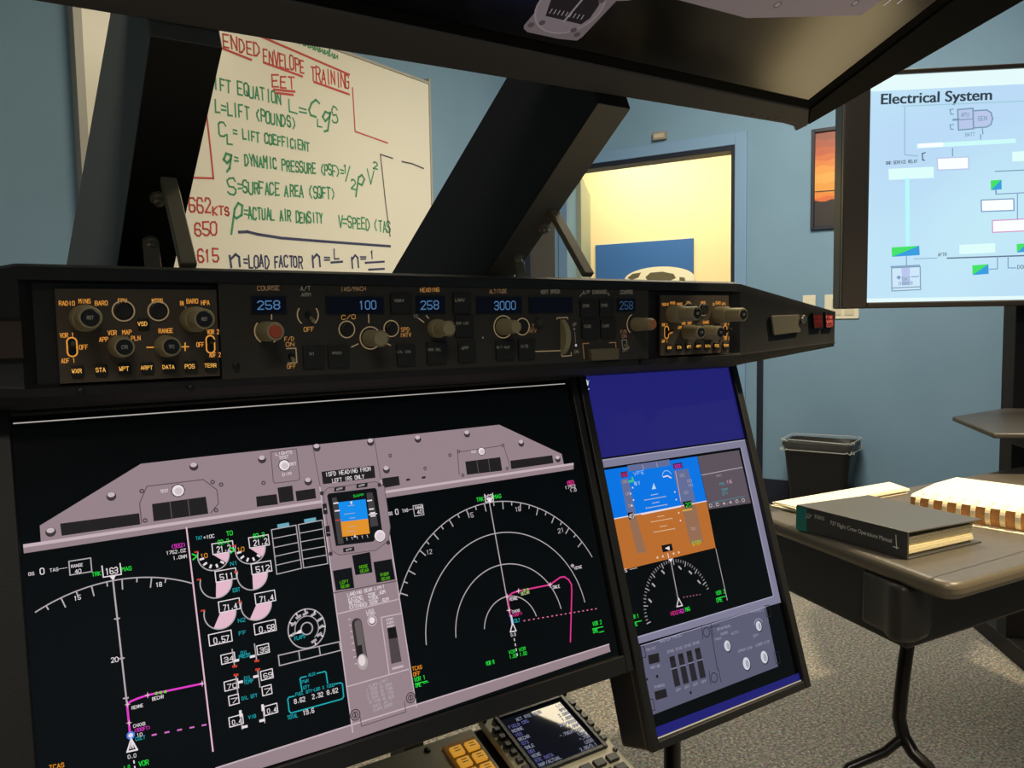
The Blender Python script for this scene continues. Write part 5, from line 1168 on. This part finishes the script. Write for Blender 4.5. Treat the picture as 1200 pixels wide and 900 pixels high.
c.line([(1062, 301), (1062, 311)], .003, TLN); c.line([(1071, 303.4), (1098, 302.4)], .002, TLN); c.line([(1110, 302.6), (1200, 299.6), (1250, 298)], .004, glow((96, 112, 140))); c.text('AFTR', (1099, 300.4), (1109, 300), 3.6, TK)
c.line([(1168.6, 301), (1168.6, 315), (1159, 315.6)], .003, TLN); c.line([(1181, 300.6), (1181, 314), (1190, 314)], .003, TLN); c.text('DOOR', (1192, 315), (1206, 314.4), 4, TK)
c.line([(1044, 312.6), (1077, 311)], .004, TLN); pts = [(1044.6, 314), (1078, 312.4), (1078.6, 339.4), (1045, 341)]; c.poly(pts, glow((206, 232, 250))); c.line(pts, .003, TG, closed=True); c.poly([(1056, 314), (1066, 313.4), (1066, 334), (1057, 335)], glow((186, 198, 238)))
c.text('BAT', (1057, 329), (1066, 328.6), 4, TG); c.text('CHARGER', (1053, 334), (1069, 333.4), 3.6, TG); c.line([(1045, 337.6), (1078.6, 336)], .003, TG); c.poly([(1050, 325), (1053, 322.6), (1056, 325), (1053, 328)], TLN); c.line([(1068, 324.4), (1076, 324)], .003, TLN)
c.puv([(tx0, tz0), (tx1, tz0), (tx1, tz0 + .012), (tx0, tz0 + .012)], glow((228, 250, 252)))
for k in range(3): rbox([(1230 + k * 60, 240), (1262 + k * 60, 238.6), (1262 + k * 60, 252), (1230 + k * 60, 253.4)], TLN)
c.build('slide_graphics', tv)
M_STAND = mat('stand_black_metal', (18, 17, 21), .5, spec=.25)
sx0 = (TV.at(1173, 450, -.18) - TV.o).dot(TVU) + .004
mb = MB(); mb.prism([TV.pt(sx0, .06, -.10), TV.pt(sx0 + .30, .06, -.10), TV.pt(sx0 + .30, 1.55, -.10), TV.pt(sx0, 1.55, -.10)], -TV.n * .07, M_STAND); mb.prism([TV.pt(sx0 - .004, .5, -.094), TV.pt(sx0 + .03, .5, -.094), TV.pt(sx0 + .03, 1.5, -.094), TV.pt(sx0 - .004, 1.5, -.094)], -TV.n * .085, M_STAND); mb.build('stand_column', tv, bevel=.003)
mb = MB()
for x in (sx0 + .03, sx0 + .27): mb.prism([TV.pt(x - .03, 0, .30), TV.pt(x + .03, 0, .30), TV.pt(x + .03, 0, -.50), TV.pt(x - .03, 0, -.50)], (0, 0, .06), M_STAND)
mb.build('stand_base', tv, bevel=.004)
SH = Plane((0, 0, .815), (1, 0, 0), (0, 1, 0))
s_l = SH.at(1116, 488); s_f = SH.at(1164, 507.6); 
mb = MB(); xa_ = (s_l - TV.o).dot(TVU); 
shelf = [s_l, s_f, s_f + TVU * .42, s_f + TVU * .42 - TV.n * .30, V((TV.pt(sx0, 0, -.10).x, TV.pt(sx0, 0, -.10).y, .815)), ]
back = TV.pt(sx0 + .30, .815, -.10); bl = TV.pt(sx0 - .03, .815, -.10)
shelf = [s_l, s_f, s_f + TVU * .30, V((back.x, back.y, .815)), V((bl.x, bl.y, .815))]
mb.prism(shelf, (0, 0, -.014), mat('tray_dark_laminate', (58, 56, 55), .4)); mb.build('tray', tv, bevel=.004)
mb = MB(); mb.prism([TV.pt(sx0 - .01, .70, -.09), TV.pt(sx0 + .05, .70, -.09), TV.pt(sx0 + .05, .80, -.09), TV.pt(sx0 - .01, .80, -.09)], TV.n * .10, M_STAND); mb.build('tray_bracket', tv, bevel=.004)

# ================================================================== TABLE AND BOOKS
TZ = 0.70
TT = Plane((0, 0, TZ), (1, 0, 0), (0, 1, 0))
def tt(px, py): return TT.at(px, py)
L0, L1_ = tt(1079, 674), tt(907, 610); ld = (L1_ - L0).normalized()
F0, F1 = tt(1108, 688), tt(1200, 662); fd = (F1 - F0).normalized()
kp = isect((L0.x, L0.y), (L1_.x, L1_.y), (F0.x, F0.y), (F1.x, F1.y)); K = V((kp[0], kp[1], TZ))
tb = thing('table', (1.9, 1.1, 0), 'dark laminate table with rounded corner and curved metal leg holding binders', 'table')
LEN = (tt(904, 600) - K).length; WID = 1.15
def corner(k, d0, d1, r, n=8):
    p = k + d0 * r; q = k + d1 * r; ctr = k + (d0 + d1) * r; out = []
    for i in range(n + 1):
        t = i / n; out.append(p * (1 - t) ** 2 + k * 2 * t * (1 - t) + q * t * t)
    return out
far_l = K + ld * LEN; far_r = K + ld * LEN + fd * WID; near_r = K + fd * WID
outline = corner(K, ld, fd, .045) + corner(near_r, -fd, ld, .05) + corner(far_r, -ld, -fd, .05) + corner(far_l, fd, -ld, .05)
M_TOP = mat('table_laminate', (78, 74, 69), .42, noise=(90, (86, 81, 75)), bump=(600, .06))
M_EDGE = mat('table_edge', (98, 90, 76), .35)
mb = MB(); mb.prism(outline, (0, 0, -.030), M_TOP, M_EDGE); mb.build('tabletop', tb, bevel=.011, seg=4)
mb = MB()                                              # recessed apron box under the top
ap = lambda a, b: K + ld * a + fd * b + V((0, 0, .553 - TZ))
mb.prism([ap(.10, .022), ap(.10, WID - .10), ap(LEN - .04, WID - .10), ap(LEN - .04, .022)], (0, 0, TZ - .030 - .553), mat('apron_dark', (30, 29, 29), .5)); mb.build('apron', tb, bevel=.006)
SZ = TZ - .128
def szp(px, py): return Plane((0, 0, SZ), (1, 0, 0), (0, 1, 0)).at(px, py)
mb = MB(); sk = [szp(*q) + ld * .002 for q in ((1094, 738), (1089, 749), (1076, 755), (1058, 756), (1042, 751), (1033, 741))]
mb.prism(sk + [sk[-1] + ld * .05, sk[0] + ld * .07], (0, 0, .098), mat('corner_socket', (46, 44, 42), .45)); mb.build('corner_socket', tb, bevel=.009, seg=4)
c = Canvas(TT, .0003)
c.line([(1086, 679), (1200, 646), (1290, 619)], .0020, mat('seam_dark', (34, 32, 30), .6)); c.build('top_seam', tb)
# curved pedestal leg standing well under the top
FL = Plane((0, 0, 0), (1, 0, 0), (0, 1, 0))
jb = FL.at(1058, 892); RVv = V((RGT.x, RGT.y, 0)).normalized(); FVv = V((FWD.x, FWD.y, 0)).normalized()
dep = (jb - EYE).dot(FWD)
def at_depth(px, py, d): 
    q = FWD * FPX + RGT * (px - 600) - UPV * (py - 450); return EYE + q * (d / FPX)
M_LEG = mat('leg_black_metal', (30, 28, 27), .28, metal=.4)
LEGD = 1.5
lp = [at_depth(x, y, LEGD) for x, y in ((1066, 690), (1063.5, 755), (1060.5, 776), (1056, 813), (1053.5, 840), (1058, 862))]
lp[0].z = TZ - .03
fl_l = at_depth(995, 899, LEGD - .02); fl_r = at_depth(1088, 899, LEGD - .04)
mb = MB(); mb.tube(lp + [at_depth(1070.6, 883, LEGD - .02), fl_r, fl_r + V((.05, -.10, -.18)), fl_r + V((.07, -.15, -fl_r.z + .014))], [.0125] * 6 + [.0115, .011, .010, .010], M_LEG, 16); mb.build('leg', tb)
mb = MB(); mb.tube([at_depth(1058, 864, LEGD), at_depth(1036, 882, LEGD - .01), fl_l, fl_l + V((-.12, .03, -.14)), fl_l + V((-.16, .04, -fl_l.z + .012))], [.009, .009, .0085, .008, .008], M_LEG, 16); mb.build('foot', tb)
far = K + ld * (LEN * .5) + fd * (WID - .3)
mb = MB(); mb.tube([V((far.x, far.y, TZ - .08)), V((far.x, far.y, .02))], .016, M_LEG, 14); mb.build('leg', tb)

# closed binder
def ttz(px, py, z): return Plane((0, 0, z), (1, 0, 0), (0, 1, 0)).at(px, py)
b0_, b1_, b2_ = tt(933, 620), tt(1063, 656.5), tt(1150, 636)
bd = thing('ring_binder', (b0_ + b2_) / 2, 'closed dark ring binder with teal spine end and white manual title', 'binder')
sp = (b1_ - b0_).normalized(); dp = (b2_ - b1_); dpl = dp.length; dp = (dp - sp * dp.dot(sp)).normalized()
SL = (b1_ - b0_).length; BH = .046
M_BND = mat('binder_vinyl', (62, 61, 59), .4); M_TEAL = mat('binder_teal', (26, 132, 124), .45); M_PAGE = mat('paper_edge', (226, 214, 178), .8, noise=(500, (206, 192, 152), 2))
Zz = V((0, 0, 1))
mb = MB(); mb.prism([b0_, b1_, b1_ + dp * dpl, b0_ + dp * dpl], (0, 0, .003), M_BND); mb.build('back_cover', bd, bevel=.001)
mb = MB(); mb.prism([b0_, b1_, b1_ + dp * .004, b0_ + dp * .004], (0, 0, BH), M_BND)
tl = b0_ - dp * .0004; mb.prism([tl - sp * .0003, tl + sp * .026, tl + sp * .026 + dp * .003, tl - sp * .0003 + dp * .003], (0, 0, BH + .0002), M_TEAL)
SPN = Plane(b0_ + Zz * .0, sp, Zz)
c = Canvas(SPN, .0004, .00002); c.mb = mb; WTX = mat('spine_print', (235, 235, 228), .5)
font_faces(c, 'BOEING', (955, 607), (966, 610), 4.2, WTX); c.arc((947.6, 604.6), .0042, 0, 360, .0008, WTX, 16); c.line([(944, 607), (952, 603.4)], .0008, WTX)
font_faces(c, '737 Flight Crew Operations Manual', (973, 614.6), (1045, 636), 4.6, WTX); c.line([(1050, 627), (1051, 643)], .0016, WTX); c.line([(1047, 640.6), (1053, 642)], .0016, WTX)
mb.build('spine', bd)
hz = Zz * BH; drop = Zz * -.008
mb = MB(); mb.prism([b0_ + hz, b1_ + hz, b1_ + hz + dp * dpl + drop * .6, b0_ + hz + dp * dpl + drop * .6], (0, 0, .003), mat('binder_cover', (76, 74, 70), .38)); mb.build('front_cover', bd, bevel=.001)
mb = MB(); i0 = b0_ + sp * .012 + dp * .010 + Zz * .0035; i1 = b1_ - sp * .010 + dp * .010 + Zz * .0035
for k in range(9):
    j = random.uniform(-.004, .004); hgt = .0036
    mb.prism([i0 + Zz * (k * hgt), i1 + sp * j + Zz * (k * hgt), i1 + sp * j + dp * (dpl - .024) + Zz * (k * hgt), i0 + dp * (dpl - .024) + Zz * (k * hgt)], (0, 0, hgt * .9), M_PAGE)
mb.build('pages', bd)

# open comb-bound book
o0, o1 = tt(1066, 603), tt(1205, 626); od = (o1 - o0).normalized(); on = V((-od.y, od.x, 0)); 

fl_ = ttz(1121, 556, TZ + .04) - o0; fl_.z = 0; OWm = fl_.length; on = fl_.normalized()
ok_ = thing('comb_bound_book', (o0 + o1) / 2 + on * .12, 'thick open white book with comb rings along its edge, at right of the table', 'book')
OL = .34; OW = OWm; OH = .042
oa = o0; 
M_PG = mat('page_white', (240, 232, 208), .8); M_PGE = mat('page_edges', (206, 152, 92), .8, noise=(400, (176, 124, 70), 2))
mb = MB(); sec = [(0.010, 0), (0.003, .012), (.003, OH * .9), (.012, OH), (OW * .5, OH), (OW, OH * .78), (OW, 0)]
mb.prism([oa + on * a + Zz * (b + .0005) for a, b in sec], od * OL, M_PGE)
for i, f in enumerate(mb.f):
    nz = (mb.v[f[1]] - mb.v[f[0]]).cross(mb.v[f[2]] - mb.v[f[0]])
    if nz.length > 0 and abs(nz.normalized().z) > .6 and max(mb.v[q].z for q in f) > TZ + .012: mb.mi[i] = mb.m(M_PG)
mb.build('page_block', ok_)
for k in range(8):
    q = oa + od * (.016 + k * .0265)
    mb = MB(); pth = [q + on * (.020 + .024 * math.cos(t)) + Zz * (.0234 + .0225 * math.sin(t)) for t in [rad(a) for a in range(60, 271, 15)]]
    d0 = od * .0046
    for p, r_ in zip(pth[:-1], pth[1:]): mb.prism([p - d0, p + d0, r_ + d0, r_ - d0], (p + r_ - 2 * (q + on * .02 + Zz * .0234)).normalized() * -.0012, mat('comb_ring_white', (246, 232, 196), .35))
    mb.build('comb_ring', ok_)
mb = MB(); mb.prism([oa - on * .012 + od * .02, oa - on * .012 + od * (OL - .02), oa + on * .02 + od * (OL - .02), oa + on * .02 + od * .02], (0, 0, .0012), M_PG); mb.build('bottom_sheet', ok_)

# loose opened pages at the left end
pl = [tt(904, 595), tt(936, 602), tt(1064, 578), tt(1041, 571)]
lo = thing('paper_stack', (pl[0] + pl[2]) / 2, 'thin stack of white pages behind the dark closed binder', 'paper stack')
pc = (pl[0] + pl[1] + pl[2] + pl[3]) / 4
for k in range(6):
    sh = [p + V((random.uniform(-.006, .006), random.uniform(-.006, .006), .0004 + k * .0022)) for p in pl]
    mb = MB(); mb.prism(sh, (0, 0, .0019), mat('page_white', (240, 232, 208), .8)); mb.build('page_sheaf', lo)

# ================================================================== WASTE BIN
bc = room(KD - .17, 1.045, 0)
bn = thing('waste_bin', bc, 'black office waste bin lined with a clear plastic bag', 'waste bin')
def rrect(c_, a, b, z, r=.04, n=5):
    out = []
    for sx, sy, s0 in ((1, 1, 0), (-1, 1, 90), (-1, -1, 180), (1, -1, 270)):
        for i in range(n + 1):
            t = rad(s0 + 90 * i / n); out.append(c_ + E2 * (sx * (a - r) + r * math.cos(t)) + E1 * (sy * (b - r) + r * math.sin(t)) + V((0, 0, z)))
    return out
def loft(mb, rings, mt, cap0=True, cap1=False):
    n = len(rings[0]); b = len(mb.v)
    for r in rings: mb.v += r
    k = mb.m(mt)
    for i in range(len(rings) - 1):
        for j in range(n):
            j2 = (j + 1) % n; mb.f.append([b + i * n + j, b + i * n + j2, b + (i + 1) * n + j2, b + (i + 1) * n + j]); mb.mi.append(k)
    if cap0: mb.f.append([b + j for j in reversed(range(n))]); mb.mi.append(k)
    if cap1: mb.f.append([b + (len(rings) - 1) * n + j for j in range(n)]); mb.mi.append(k)
mb = MB(); loft(mb, [rrect(bc, .135, .10, .001), rrect(bc, .178, .13, .40), rrect(bc, .186, .138, .402), rrect(bc, .186, .138, .425), rrect(bc, .178, .13, .425), rrect(bc, .132, .098, .012)], mat('bin_black_plastic', (13, 13, 15), .45), True, True)
mb.build('bin', bn)
def wavy(z, a, b, amp, ph):
    pts = rrect(bc, a, b, z, .045, 9)
    return [p + V((0, 0, amp * math.sin(i * 1.9 + ph) + amp * .6 * math.sin(i * 3.7 + ph * 2))) + (p - bc - V((0, 0, z))).normalized() * (amp * math.cos(i * 2.3 + ph)) for i, p in enumerate(pts)]
M_BAG = mat('clear_bag_film', (214, 216, 214), .25, spec=.6, alpha=.05)
mb = MB(); loft(mb, [wavy(.385, .192, .144, .006, 0.3), wavy(.41, .192, .146, .004, 1.2), wavy(.436, .190, .142, .004, 2.0), wavy(.434, .172, .124, .004, .7), wavy(.33, .160, .115, .006, .1)], M_BAG, False, False); M_FOLD = mat('bag_fold_film', (220, 222, 220), .3, alpha=.45)
for args in ((.385, .193, .145, .006, .3), (.437, .190, .142, .004, 2.0)):
    pth = wavy(*args); mb.tube(pth + pth[:1], .0028, M_FOLD, 6)
mb.build('bag_liner', bn, smooth=60)
